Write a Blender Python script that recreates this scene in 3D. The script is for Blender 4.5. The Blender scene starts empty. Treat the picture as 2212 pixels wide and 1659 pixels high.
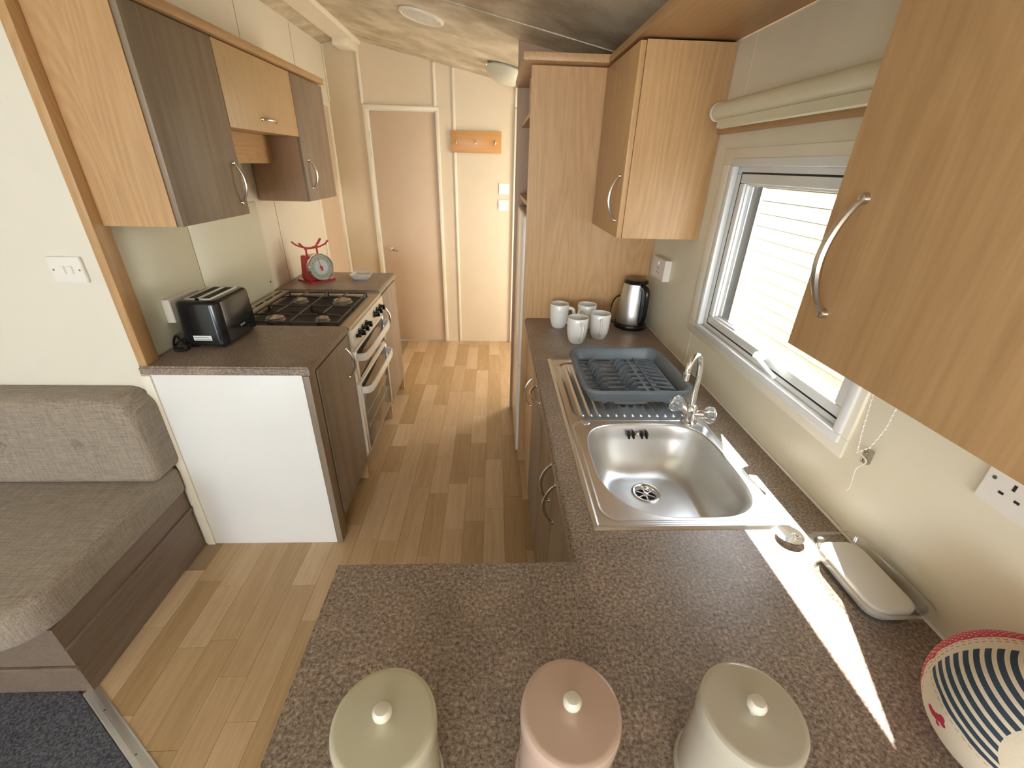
import bpy, bmesh, math, random
from mathutils import Vector, Matrix
from math import sin, cos, pi, radians
random.seed(7)
SC = bpy.context.scene
COL = SC.collection

# ------------------------------------------------------------------ camera
cam = bpy.data.cameras.new('camera')
cam.sensor_fit = 'HORIZONTAL'; cam.sensor_width = 36.0
cam.lens = 36.0 * 933.6976 / 2212.0
cam.clip_start = 0.02; cam.clip_end = 200
co = bpy.data.objects.new('camera', cam); COL.objects.link(co)
CP, CYW, CR, CH = 0.4689, 0.0494, 0.0277, 1.596
f_ = Vector((sin(CYW)*cos(CP), cos(CYW)*cos(CP), -sin(CP)))
r0 = Vector((cos(CYW), -sin(CYW), 0)); u0 = r0.cross(f_)
r_ = cos(CR)*r0 + sin(CR)*u0; u_ = -sin(CR)*r0 + cos(CR)*u0
M = Matrix(((r_.x, u_.x, -f_.x, 0), (r_.y, u_.y, -f_.y, 0), (r_.z, u_.z, -f_.z, CH), (0, 0, 0, 1)))
co.matrix_world = M
SC.camera = co

# ------------------------------------------------------------------ light
SC.view_settings.view_transform = 'Standard'; SC.view_settings.look = 'None'
SC.view_settings.gamma = 1.0; SC.view_settings.use_curve_mapping = False
SC.view_settings.exposure = 0.55
w = bpy.data.worlds.new('world'); SC.world = w; w.use_nodes = True
bg = w.node_tree.nodes['Background']
bg.inputs['Color'].default_value = (0.86, 0.93, 1.0, 1); bg.inputs['Strength'].default_value = 6.0

def sun():
    l = bpy.data.lights.new('sun', 'SUN'); l.energy = 34; l.angle = radians(0.53); l.color = (1.0, 0.95, 0.86)
    o = bpy.data.objects.new('sun', l); COL.objects.link(o)
    d = Vector((-1.0, -2.50, -2.54)).normalized()
    o.rotation_euler = d.to_track_quat('-Z', 'Y').to_euler(); o.location = (3, 8, 9)
sun()
def area(name, loc, d, sx, sy, e, col):
    l = bpy.data.lights.new(name, 'AREA'); l.shape = 'RECTANGLE'; l.size = sx; l.size_y = sy
    l.energy = e; l.color = col
    o = bpy.data.objects.new(name, l); COL.objects.link(o); o.location = loc
    o.rotation_euler = Vector(d).to_track_quat('-Z', 'Y').to_euler()
YS_ = -2.7
# daylight standing in the lounge's windows behind the camera, an added unseen patio door and the entrance door pane
area('front_window_daylight', (-0.45, YS_+0.02, 1.35), (0, 1, -0.02), 1.4, 0.95, 33, (1.0, 0.93, 0.82))
area('blue_fill_daylight', (-1.95, YS_+0.02, 1.0), (0.1, 1, 0), 0.65, 1.8, 15, (0.45, 0.70, 1.0))  # blue source added out of view to tint the white end panel
area('entrance_door_daylight', (0.86, 3.45, 1.05), (-1, 0, -0.05), 0.6, 1.7, 15, (1.0, 0.90, 0.74))

# ------------------------------------------------------------------ materials
MATS = {}
def newmat(name):
    m = bpy.data.materials.new(name); m.use_nodes = True
    return m, m.node_tree, m.node_tree.nodes['Principled BSDF']
def setp(b, **k):
    for n, v in k.items():
        n = n.replace('_', ' ')
        b.inputs[n].default_value = v if not (isinstance(v, tuple) and len(v) == 3) else (*v, 1)
def plain(name, col, rough=0.5, metal=0.0, bump=0.0, bscale=200, coat=0.0, var=0.04, **k):
    if name in MATS: return MATS[name]
    m, t, b = newmat(name)
    setp(b, Roughness=rough, Metallic=metal, Coat_Weight=coat, **k)
    tc = t.nodes.new('ShaderNodeTexCoord'); n = t.nodes.new('ShaderNodeTexNoise')
    n.inputs['Scale'].default_value = 6; n.inputs['Detail'].default_value = 3
    t.links.new(tc.outputs['Object'], n.inputs['Vector'])
    r = t.nodes.new('ShaderNodeValToRGB')
    r.color_ramp.elements[0].position = 0.3; r.color_ramp.elements[1].position = 0.7
    r.color_ramp.elements[0].color = (*[c*(1-var) for c in col], 1)
    r.color_ramp.elements[1].color = (*[min(1, c*(1+var)) for c in col], 1)
    t.links.new(n.outputs['Fac'], r.inputs['Fac']); t.links.new(r.outputs['Color'], b.inputs['Base Color'])
    if bump:
        n2 = t.nodes.new('ShaderNodeTexNoise'); n2.inputs['Scale'].default_value = bscale
        t.links.new(tc.outputs['Object'], n2.inputs['Vector'])
        bp = t.nodes.new('ShaderNodeBump'); bp.inputs['Strength'].default_value = bump; bp.inputs['Distance'].default_value = 0.002
        t.links.new(n2.outputs['Fac'], bp.inputs['Height']); t.links.new(bp.outputs['Normal'], b.inputs['Normal'])
    MATS[name] = m; return m
def wood(name, c1, c2, axis='z', rough=0.42, dens=1.0, spread=1.0, rnd=False, fine=0.5, broad=0.5, cath=False):
    """grain along axis: stretched noise bands + fine pores"""
    if name in MATS: return MATS[name]
    m, t, b = newmat(name); N = t.nodes.new; L = t.links.new
    tc = N('ShaderNodeTexCoord'); mp = N('ShaderNodeMapping')
    s = {'x': (0.9, 14, 14), 'y': (14, 0.9, 14), 'z': (14, 14, 0.9)}[axis]
    mp.inputs['Scale'].default_value = tuple(q*dens for q in s)
    L(tc.outputs['Object'], mp.inputs['Vector'])
    vec = mp.outputs['Vector']
    oi = N('ShaderNodeObjectInfo')
    if rnd:
        add = N('ShaderNodeVectorMath'); add.operation = 'ADD'
        mul = N('ShaderNodeMath'); mul.operation = 'MULTIPLY'; mul.inputs[1].default_value = 90
        L(oi.outputs['Random'], mul.inputs[0]); L(vec, add.inputs[0]); L(mul.outputs[0], add.inputs[1]); vec = add.outputs[0]
    n1 = N('ShaderNodeTexNoise'); n1.inputs['Scale'].default_value = 0.9; n1.inputs['Detail'].default_value = 2; n1.inputs['Distortion'].default_value = 0.6
    if cath:
        mp2 = N('ShaderNodeMapping'); q = {'x': (0.8, 5, 5), 'y': (5, 0.8, 5), 'z': (5, 5, 0.8)}[axis]
        mp2.inputs['Scale'].default_value = q; L(tc.outputs['Object'], mp2.inputs['Vector']); L(mp2.outputs['Vector'], n1.inputs['Vector'])
        n1.inputs['Detail'].default_value = 1; n1.inputs['Distortion'].default_value = 0.3; spread = 5.0
    else: L(vec, n1.inputs['Vector'])
    mm = N('ShaderNodeMath'); mm.operation = 'MULTIPLY'; mm.inputs[1].default_value = 34*spread
    L(n1.outputs['Fac'], mm.inputs[0])
    sn = N('ShaderNodeMath'); sn.operation = 'SINE'; L(mm.outputs[0], sn.inputs[0])
    n2 = N('ShaderNodeTexNoise'); n2.inputs['Scale'].default_value = 7; n2.inputs['Detail'].default_value = 5; n2.inputs['Roughness'].default_value = 0.65
    L(vec, n2.inputs['Vector'])
    a = N('ShaderNodeMath'); a.operation = 'MULTIPLY_ADD'; a.inputs[1].default_value = 0.16*broad; a.inputs[2].default_value = 0.5
    L(sn.outputs[0], a.inputs[0])
    s2 = N('ShaderNodeMath'); s2.operation = 'SUBTRACT'; s2.inputs[1].default_value = 0.5; L(n2.outputs['Fac'], s2.inputs[0])
    c = N('ShaderNodeMath'); c.operation = 'MULTIPLY_ADD'; c.inputs[1].default_value = 2.2*fine
    L(s2.outputs[0], c.inputs[0]); L(a.outputs[0], c.inputs[2])
    r = N('ShaderNodeMix'); r.data_type = 'RGBA'; r.inputs['A'].default_value = (*c2, 1); r.inputs['B'].default_value = (*c1, 1)
    L(c.outputs[0], r.inputs['Factor'])
    out = r.outputs['Result']
    if rnd:
        hv = N('ShaderNodeHueSaturation'); mr = N('ShaderNodeMapRange')
        mr.inputs['To Min'].default_value = 0.76; mr.inputs['To Max'].default_value = 1.14
        L(oi.outputs['Random'], mr.inputs['Value']); L(mr.outputs[0], hv.inputs['Value']); L(out, hv.inputs['Color'])
        mr2 = N('ShaderNodeMapRange'); mr2.inputs['To Min'].default_value = 1.12; mr2.inputs['To Max'].default_value = 0.9
        L(oi.outputs['Random'], mr2.inputs['Value']); L(mr2.outputs[0], hv.inputs['Saturation'])
        out = hv.outputs['Color']
    L(out, b.inputs['Base Color']); b.inputs['Roughness'].default_value = rough
    bp = N('ShaderNodeBump'); bp.inputs['Strength'].default_value = 0.08; bp.inputs['Distance'].default_value = 0.001
    L(c.outputs[0], bp.inputs['Height']); L(bp.outputs['Normal'], b.inputs['Normal'])
    MATS[name] = m; return m

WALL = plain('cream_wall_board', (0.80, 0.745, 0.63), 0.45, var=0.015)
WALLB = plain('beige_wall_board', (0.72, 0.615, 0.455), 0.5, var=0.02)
WALLR = plain('window_wall_board', (0.80, 0.735, 0.575), 0.38, var=0.02)
TRIM = plain('ivory_trim', (0.86, 0.80, 0.67), 0.35)
DOORM = plain('door_laminate', (0.66, 0.52, 0.38), 0.5, var=0.02)
WHITE = plain('white_upvc', (0.82, 0.83, 0.82), 0.25, var=0.01)
WPLAST = plain('white_plastic', (0.86, 0.82, 0.76), 0.25, var=0.01)
PANEL = plain('white_side_panel', (0.84, 0.83, 0.80), 0.35, var=0.01)
BLACK = plain('black_plastic', (0.012, 0.012, 0.013), 0.22, var=0.1)
BLACKG = plain('black_gloss_plastic', (0.010, 0.011, 0.012), 0.16, coat=0.0, var=0.1)
DARK = plain('dark_recess', (0.02, 0.017, 0.015), 0.7)
CHROME = plain('chrome', (0.86, 0.86, 0.87), 0.08, 1.0, var=0.01)
BRUSH = plain('brushed_metal_handle', (0.62, 0.58, 0.52), 0.25, 1.0, var=0.02)
STEEL = plain('satin_steel', (0.74, 0.745, 0.75), 0.33, 1.0, var=0.03)
CERAM = plain('white_glazed_mug', (0.84, 0.82, 0.78), 0.12, coat=0.6, var=0.01)
RED = plain('red_enamel', (0.52, 0.055, 0.065), 0.25, coat=0.3, var=0.05)
RACK = plain('slate_blue_plastic', (0.125, 0.145, 0.165), 0.38, var=0.06)
BEECH = wood('beech_laminate', (0.63, 0.39, 0.185), (0.46, 0.265, 0.115), 'z', 0.4, fine=0.6, broad=0.85, cath=True)
BEECHY = wood('beech_laminate_lengthwise', (0.63, 0.39, 0.185), (0.46, 0.265, 0.115), 'y', 0.4, fine=0.6, broad=0.7, cath=True)
BEECHX = wood('beech_laminate_crosswise', (0.63, 0.39, 0.185), (0.46, 0.265, 0.115), 'x', 0.4)
BEECHP = wood('pale_beech_laminate', (0.66, 0.46, 0.25), (0.53, 0.345, 0.17), 'z', 0.4, fine=0.6, broad=0.7, cath=True)
SHADOWW = wood('shaded_beech_panel', (0.45, 0.29, 0.18), (0.36, 0.225, 0.135), 'z', 0.45)  # beech with shade mixed into its colour
DRIFT = wood('driftwood_laminate', (0.34, 0.26, 0.185), (0.20, 0.145, 0.10), 'z', 0.42, 0.7, 0.6, broad=1.0)
DRIFTY = wood('driftwood_laminate_lengthwise', (0.26, 0.19, 0.14), (0.14, 0.10, 0.075), 'y', 0.42, 0.7, 0.6)
HOOKW = wood('orange_oak_board', (0.66, 0.36, 0.13), (0.52, 0.26, 0.085), 'x', 0.35)
PLANK = wood('oak_vinyl_plank', (0.66, 0.47, 0.275), (0.47, 0.305, 0.16), 'y', 0.36, 1.0, 0.8, rnd=True, fine=0.55, broad=0.7)
FBASE = plain('floor_joint', (0.36, 0.25, 0.15), 0.6)

def worktop_mat():
    m, t, b = newmat('speckled_stone_laminate'); N = t.nodes.new; L = t.links.new
    tc = N('ShaderNodeTexCoord')
    def noise(s, d=2, r=0.5, dist=0.0):
        n = N('ShaderNodeTexNoise'); n.inputs['Scale'].default_value = s; n.inputs['Detail'].default_value = d
        n.inputs['Roughness'].default_value = r; n.inputs['Distortion'].default_value = dist
        L(tc.outputs['Object'], n.inputs['Vector']); return n.outputs['Fac']
    def ramp(fac, stops):
        r = N('ShaderNodeValToRGB'); e = r.color_ramp.elements
        e[0].position, e[0].color = stops[0][0], (*stops[0][1], 1)
        e[1].position, e[1].color = stops[-1][0], (*stops[-1][1], 1)
        for p, c in stops[1:-1]:
            q = e.new(p); q.color = (*c, 1)
        L(fac, r.inputs['Fac']); return r.outputs['Color']
    base = ramp(noise(170, 5, 0.8), [(0.33, (0.055, 0.042, 0.033)), (0.45, (0.22, 0.172, 0.137)), (0.53, (0.335, 0.268, 0.216)), (0.66, (0.60, 0.49, 0.41))])
    cloud = ramp(noise(9, 5, 0.6, 1.0), [(0.3, (0.80, 0.80, 0.80)), (0.7, (1.15, 1.1, 1.08))])
    mx = N('ShaderNodeMix'); mx.data_type = 'RGBA'; mx.blend_type = 'MULTIPLY'; mx.inputs['Factor'].default_value = 1
    L(base, mx.inputs['A']); L(cloud, mx.inputs['B']); L(mx.outputs['Result'], b.inputs['Base Color'])
    b.inputs['Roughness'].default_value = 0.36
    bp = N('ShaderNodeBump'); bp.inputs['Strength'].default_value = 0.25; bp.inputs['Distance'].default_value = 0.0008
    L(noise(300, 3, 0.6), bp.inputs['Height']); L(bp.outputs['Normal'], b.inputs['Normal'])
    return m
STONE = worktop_mat()
def ceiling_mat():
    m, t, b = newmat('mottled_ceiling_board'); N = t.nodes.new; L = t.links.new
    tc = N('ShaderNodeTexCoord'); n = N('ShaderNodeTexNoise'); n.inputs['Scale'].default_value = 5; n.inputs['Detail'].default_value = 5
    n.inputs['Roughness'].default_value = 0.6; n.inputs['Distortion'].default_value = 0.2
    L(tc.outputs['Object'], n.inputs['Vector']); r = N('ShaderNodeValToRGB'); e = r.color_ramp.elements
    e[0].position, e[0].color = 0.36, (0.47, 0.40, 0.27, 1); e[1].position, e[1].color = 0.62, (0.74, 0.67, 0.53, 1)
    L(n.outputs['Fac'], r.inputs['Fac']); L(r.outputs['Color'], b.inputs['Base Color']); b.inputs['Roughness'].default_value = 0.5
    return m
CEIL = ceiling_mat()
def fabric_mat(name, c1, c2, sc=1.0):
    m, t, b = newmat(name); N = t.nodes.new; L = t.links.new
    tc = N('ShaderNodeTexCoord'); outs = []
    for s in ((14, 260, 260), (260, 260, 14), (260, 14, 260)):
        mp = N('ShaderNodeMapping'); mp.inputs['Scale'].default_value = tuple(q*sc for q in s); L(tc.outputs['Object'], mp.inputs['Vector'])
        n = N('ShaderNodeTexNoise'); n.inputs['Scale'].default_value = 1; n.inputs['Detail'].default_value = 2
        L(mp.outputs['Vector'], n.inputs['Vector']); outs.append(n.outputs['Fac'])
    a = N('ShaderNodeMath'); a.operation = 'ADD'; L(outs[0], a.inputs[0]); L(outs[1], a.inputs[1])
    a2 = N('ShaderNodeMath'); a2.operation = 'ADD'; L(a.outputs[0], a2.inputs[0]); L(outs[2], a2.inputs[1])
    d = N('ShaderNodeMath'); d.operation = 'DIVIDE'; d.inputs[1].default_value = 3; L(a2.outputs[0], d.inputs[0])
    r = N('ShaderNodeValToRGB'); e = r.color_ramp.elements
    e[0].position, e[0].color = 0.38, (*c2, 1); e[1].position, e[1].color = 0.62, (*c1, 1)
    L(d.outputs[0], r.inputs['Fac']); L(r.outputs['Color'], b.inputs['Base Color']); b.inputs['Roughness'].default_value = 0.9
    b.inputs['Sheen Weight'].default_value = 0.2
    bp = N('ShaderNodeBump'); bp.inputs['Strength'].default_value = 0.4; bp.inputs['Distance'].default_value = 0.001
    L(d.outputs[0], bp.inputs['Height']); L(bp.outputs['Normal'], b.inputs['Normal'])
    return m
SOFA = fabric_mat('taupe_slub_weave', (0.40, 0.33, 0.26), (0.21, 0.165, 0.125))
def carpet_mat():
    m, t, b = newmat('blue_grey_carpet'); N = t.nodes.new; L = t.links.new
    tc = N('ShaderNodeTexCoord'); n = N('ShaderNodeTexNoise'); n.inputs['Scale'].default_value = 150; n.inputs['Detail'].default_value = 4
    L(tc.outputs['Object'], n.inputs['Vector']); r = N('ShaderNodeValToRGB'); e = r.color_ramp.elements
    e[0].position, e[0].color = 0.32, (0.03, 0.032, 0.042, 1); e[1].position, e[1].color = 0.68, (0.15, 0.15, 0.175, 1)
    L(n.outputs['Fac'], r.inputs['Fac']); L(r.outputs['Color'], b.inputs['Base Color']); b.inputs['Roughness'].default_value = 1
    bp = N('ShaderNodeBump'); bp.inputs['Strength'].default_value = 0.8; bp.inputs['Distance'].default_value = 0.004
    L(n.outputs['Fac'], bp.inputs['Height']); L(bp.outputs['Normal'], b.inputs['Normal'])
    return m
CARPET = carpet_mat()
def clear_mat(name, tint=(1, 1, 1), gl=0.12, rough=0.03, fk=0.45):
    """thin clear sheet: mostly lets light straight through, a little gloss"""
    m, t, b = newmat(name); N = t.nodes.new; L = t.links.new
    tr = N('ShaderNodeBsdfTransparent'); tr.inputs['Color'].default_value = (*tint, 1)
    g = N('ShaderNodeBsdfGlossy'); g.inputs['Roughness'].default_value = rough
    fr = N('ShaderNodeLayerWeight'); fr.inputs['Blend'].default_value = 0.25
    mr = N('ShaderNodeMath'); mr.operation = 'MULTIPLY_ADD'; mr.inputs[1].default_value = fk; mr.inputs[2].default_value = gl
    L(fr.outputs['Fresnel'], mr.inputs[0])
    mx = N('ShaderNodeMixShader'); L(mr.outputs[0], mx.inputs[0]); L(tr.outputs[0], mx.inputs[1]); L(g.outputs[0], mx.inputs[2])
    L(mx.outputs[0], t.nodes['Material Output'].inputs['Surface'])
    return m
GLASS = clear_mat('window_pane_glass', (0.985, 0.99, 0.99), 0.015, 0.03, 0.07)
CLEARP = clear_mat('clear_tub_plastic', (0.97, 0.97, 0.96), 0.05, 0.08)
def crystal_mat():
    m, t, b = newmat('crystal_acrylic'); setp(b, Roughness=0.05, Transmission_Weight=0.9, IOR=1.45, Base_Color=(0.95, 0.97, 0.98))
    return m
CRYSTAL = crystal_mat()
SPLASH = plain('pale_green_back_painted_glass', (0.72, 0.72, 0.58), 0.32, coat=0.0, var=0.01)
OVENGL = plain('dark_oven_glass', (0.035, 0.026, 0.017), 0.06, coat=0.4, var=0.05)
FRIDGE = plain('white_fridge_enamel', (0.85, 0.80, 0.74), 0.2, var=0.01)
PANSUP = plain('cast_pan_support', (0.05, 0.042, 0.036), 0.35, 0.3, var=0.1)
BURN = plain('aluminium_burner_cap', (0.60, 0.53, 0.45), 0.32, 0.8)
ENAM = plain('dark_hob_enamel', (0.008, 0.0065, 0.006), 0.45, var=0.1, Specular_IOR_Level=0.2)
HOBRIM = plain('warm_stainless_hob_rim', (0.52, 0.46, 0.38), 0.3, 0.7, var=0.03)
COOKW = plain('cream_cooker_enamel', (0.82, 0.74, 0.62), 0.3, var=0.02)
LAMPG = plain('frosted_lamp_glass', (0.80, 0.80, 0.66), 0.25, Transmission_Weight=0.25)
ROLLER = plain('cream_blind_fabric', (0.76, 0.69, 0.50), 0.6, bump=0.2, bscale=900, var=0.02)
GASKET = plain('black_rubber_gasket', (0.02, 0.02, 0.025), 0.6)
ALU = plain('ribbed_aluminium_strip', (0.60, 0.58, 0.54), 0.35, 0.75)
SIDING = plain('cream_siding_board', (0.33, 0.315, 0.25), 0.5, var=0.02)
GRAVEL = plain('pale_gravel', (0.34, 0.325, 0.29), 0.9, bump=0.5, bscale=60, var=0.15)
CANG = plain('sage_cream_enamel', (0.60, 0.575, 0.44), 0.16, coat=0.5, var=0.01)
CANP = plain('blush_pink_enamel', (0.60, 0.44, 0.36), 0.16, coat=0.5, var=0.01)
CANT = plain('stone_enamel', (0.56, 0.52, 0.43), 0.16, coat=0.5, var=0.01)
KNOBC = plain('cream_ceramic_knob', (0.74, 0.70, 0.60), 0.08, coat=0.6, var=0.01)
SCREW = plain('screw_head', (0.20, 0.17, 0.14), 0.4, 0.6)

# ------------------------------------------------------------------ mesh helpers
def link(name, bm, mat, parent=None, smooth=False, label=None):
    me = bpy.data.meshes.new(name); bm.normal_update(); bm.to_mesh(me); bm.free()
    mats = mat if isinstance(mat, (list, tuple)) else [mat]
    for q in mats: me.materials.append(q)
    if smooth:
        for p in me.polygons: p.use_smooth = True
        try: me.set_sharp_from_angle(angle=radians(35))
        except Exception: pass
    o = bpy.data.objects.new(name, me); COL.objects.link(o)
    if parent is not None:
        o.parent = parent
        # vertices are written in world space; the chain of parents above carries the offset
        loc = Vector((0, 0, 0)); p = parent
        while p is not None: loc += p.location; p = p.parent
        o.location = -loc
    if label: o['label'] = label
    return o
def tag(o, label, cat, group=None):
    o['label'] = label; o['category'] = cat
    if group: o['group'] = group
    return o
def thing(name, label, cat, loc, group=None):
    o = bpy.data.objects.new(name, None); COL.objects.link(o); o.location = loc; o.empty_display_size = 0.05
    return tag(o, label, cat, group)
def structure(o): o['kind'] = 'structure'; return o
def add_box(bm, x0, x1, y0, y1, z0, z1, mi=0):
    vs = [bm.verts.new(p) for p in ((x0,y0,z0),(x1,y0,z0),(x1,y1,z0),(x0,y1,z0),(x0,y0,z1),(x1,y0,z1),(x1,y1,z1),(x0,y1,z1))]
    fs = []
    for q in ((3,2,1,0),(4,5,6,7),(0,1,5,4),(1,2,6,5),(2,3,7,6),(3,0,4,7)):
        f = bm.faces.new([vs[i] for i in q]); f.material_index = mi; fs.append(f)
    return vs
def box(name, b, mat, parent=None, bev=0.0, seg=2, label=None):
    bm = bmesh.new(); add_box(bm, *b)
    if bev: bmesh.ops.bevel(bm, geom=bm.edges[:], offset=bev, segments=seg, affect='EDGES', profile=0.5)
    return link(name, bm, mat, parent, smooth=bool(bev), label=label)
def boxes(name, bs, mat, parent=None, bev=0.0, label=None):
    bm = bmesh.new()
    for b in bs: add_box(bm, *b)
    if bev: bmesh.ops.bevel(bm, geom=bm.edges[:], offset=bev, segments=1, affect='EDGES')
    return link(name, bm, mat, parent, label=label)
def add_tube(bm, pts, r, n=10, closed=False, flat=1.0, caps=True):
    pts = [Vector(p) for p in pts]; rings = []
    m = len(pts); up = None
    for i, p in enumerate(pts):
        if closed: d = pts[(i+1) % m] - pts[i-1]
        else: d = pts[min(i+1, m-1)] - pts[max(i-1, 0)]
        d.normalize()
        if up is None:
            up = Vector((0, 0, 1)) if abs(d.z) < 0.9 else Vector((1, 0, 0))
        s = d.cross(up).normalized(); up = s.cross(d).normalized()
        rr = r[i] if isinstance(r, (list, tuple)) else r
        rings.append([bm.verts.new(p + s*cos(2*pi*k/n)*rr + up*sin(2*pi*k/n)*rr*flat) for k in range(n)])
    for i in range(m if closed else m-1):
        a, b = rings[i], rings[(i+1) % m]
        for k in range(n): bm.faces.new((a[k], a[(k+1) % n], b[(k+1) % n], b[k]))
    if not closed and caps:
        bm.faces.new(rings[0][::-1]); bm.faces.new(rings[-1])
def spline(pts, r, k=5):
    P = [Vector(p) for p in pts]; R_ = list(r) if isinstance(r, (list, tuple)) else [r]*len(P)
    out, ro = [], []
    for i in range(len(P)-1):
        a, b, c, d = P[max(i-1, 0)], P[i], P[i+1], P[min(i+2, len(P)-1)]
        for j in range(k):
            t = j/k
            out.append(0.5*((2*b) + (c-a)*t + (2*a-5*b+4*c-d)*t*t + (3*b-a-3*c+d)*t**3)); ro.append(R_[i]*(1-t)+R_[i+1]*t)
    out.append(P[-1]); ro.append(R_[-1]); return out, ro
def tube(name, pts, r, mat, parent=None, n=10, closed=False, flat=1.0, label=None):
    if len(pts) >= 4 and not closed: pts, r = spline(pts, r)
    bm = bmesh.new(); add_tube(bm, pts, r, n, closed, flat)
    bmesh.ops.recalc_face_normals(bm, faces=bm.faces[:])
    return link(name, bm, mat, parent, smooth=True, label=label)
def add_lathe(bm, prof, c, n=40, mtx=None):
    """prof: (radius, height) from bottom to top round the z axis at c"""
    rings = []
    for r, z in prof:
        if r < 1e-5: rings.append([bm.verts.new((c[0], c[1], c[2]+z))])
        else: rings.append([bm.verts.new((c[0]+r*cos(2*pi*k/n), c[1]+r*sin(2*pi*k/n), c[2]+z)) for k in range(n)])
    for a, b in zip(rings, rings[1:]):
        for k in range(n):
            k2 = (k+1) % n
            if len(a) == 1 and len(b) == 1: continue
            if len(a) == 1: bm.faces.new((a[0], b[k2], b[k]))
            elif len(b) == 1: bm.faces.new((a[k], a[k2], b[0]))
            else: bm.faces.new((a[k], a[k2], b[k2], b[k]))
    if mtx is not None:
        vs = [v for r in rings for v in r]
        for v in vs: v.co = mtx @ (v.co - Vector(c)) + Vector(c)
def lathe(name, prof, c, mat, parent=None, n=40, mtx=None, label=None):
    bm = bmesh.new(); add_lathe(bm, prof, c, n, mtx)
    bmesh.ops.recalc_face_normals(bm, faces=bm.faces[:])
    return link(name, bm, mat, parent, smooth=True, label=label)
def axis_to(d): return Vector((0, 0, 1)).rotation_difference(Vector(d)).to_matrix()
def poly_prism(bm, pts, z0, z1):
    a = [bm.verts.new((p[0], p[1], z0)) for p in pts]; b = [bm.verts.new((p[0], p[1], z1)) for p in pts]
    n = len(pts); bm.faces.new(a[::-1]); bm.faces.new(b)
    for i in range(n): bm.faces.new((a[i], a[(i+1) % n], b[(i+1) % n], b[i]))
def prism_y(bm, pts, y0, y1):
    """pts in (x,z), extruded along y"""
    a = [bm.verts.new((p[0], y0, p[1])) for p in pts]; b = [bm.verts.new((p[0], y1, p[1])) for p in pts]
    n = len(pts); bm.faces.new(a); bm.faces.new(b[::-1])
    for i in range(n): bm.faces.new((a[i], b[i], b[(i+1) % n], a[(i+1) % n]))
def rrect(x0, x1, y0, y1, r, n=6):
    out = []
    for cx, cy, a0 in ((x1-r, y1-r, 0), (x0+r, y1-r, pi/2), (x0+r, y0+r, pi), (x1-r, y0+r, 3*pi/2)):
        for k in range(n+1):
            a = a0 + k*pi/2/n; out.append((cx+r*cos(a), cy+r*sin(a)))
    return out
def text_mesh(name, s, size, loc, rot, mat, parent):
    cu = bpy.data.curves.new(name, 'FONT'); cu.body = s; cu.size = size; cu.extrude = 0.0003; cu.align_x = 'CENTER'; cu.align_y = 'CENTER'
    o = bpy.data.objects.new(name, cu); COL.objects.link(o)
    dg = bpy.context.evaluated_depsgraph_get(); me = bpy.data.meshes.new_from_object(o.evaluated_get(dg)); bpy.data.objects.remove(o)
    me.materials.clear(); me.materials.append(mat)
    m = Matrix.Translation(loc) @ rot.to_4x4(); me.transform(m)
    q = bpy.data.objects.new(name, me); COL.objects.link(q)
    if parent:
        q.parent = parent; l = Vector((0,0,0)); p = parent
        while p is not None: l += p.location; p = p.parent
        q.location = -l
    return q

# ------------------------------------------------------------------ key dimensions (metres)
XL, XR, YB, YN = -1.3058, 0.7656, 4.1044, 1.503
XF, XU = -0.6895, -1.0232
YR, YP, XRF, XPL = 2.1207, 0.6032, 0.1616, -0.299
T = 0.90
CEI = lambda x: 2.4 - 0.205*(x+1.013) if x > -1.09 else 2.416 + 0.19*(x+1.09)
XW, YS = -2.5, -2.7      # lounge side wall, front wall

# ================================================================== SETTING
# floor
fl = structure(box('floor', (XW, XR+0.02, YS, YB, -0.06, -0.003), FBASE))
# diagonal threshold between vinyl and carpet:  a point is vinyl when above the line
P0, P1 = Vector((-1.319, 0.863)), Vector((-0.98, 0.638))
dd = (P1-P0).normalized(); nn = Vector((-dd.y, dd.x))
def clip(poly, off):
    out = []
    for i in range(len(poly)):
        a, b = Vector(poly[i]), Vector(poly[(i+1) % len(poly)])
        da, db = (a-P0).dot(nn)-off, (b-P0).dot(nn)-off
        if da >= 0: out.append(a)
        if (da >= 0) != (db >= 0): out.append(a + (b-a)*(da/(da-db)))
    return [tuple(p) for p in out]
PWD = 0.1
x = -1.34; colm = 0
while x < 0.22:
    y = 0.12 - random.random()*0.4
    while y < YB-0.002:
        ln = random.choice((0.26, 0.34, 0.42, 0.50, 0.60))
        y1 = min(y+ln, YB-0.001)
        if YB - y1 < 0.08: y1 = YB-0.001
        xe = x+PWD
        poly = clip([(x+0.0005, y+0.0005), (xe-0.0005, y+0.0005), (xe-0.0005, y1-0.0005), (x+0.0005, y1-0.0005)], 0.012)
        if len(poly) >= 3:
            cx = sum(p[0] for p in poly)/len(poly); cy = sum(p[1] for p in poly)/len(poly)
            hid = (cx < XF-0.16 and cy > 1.62) or (cx < -1.31 and cy > 0.9)
            if not hid:
                bm = bmesh.new(); poly_prism(bm, poly, -0.003, 0.0)
                link('plank', bm, PLANK, fl)
        y = y1
    x += PWD; colm += 1
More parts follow.
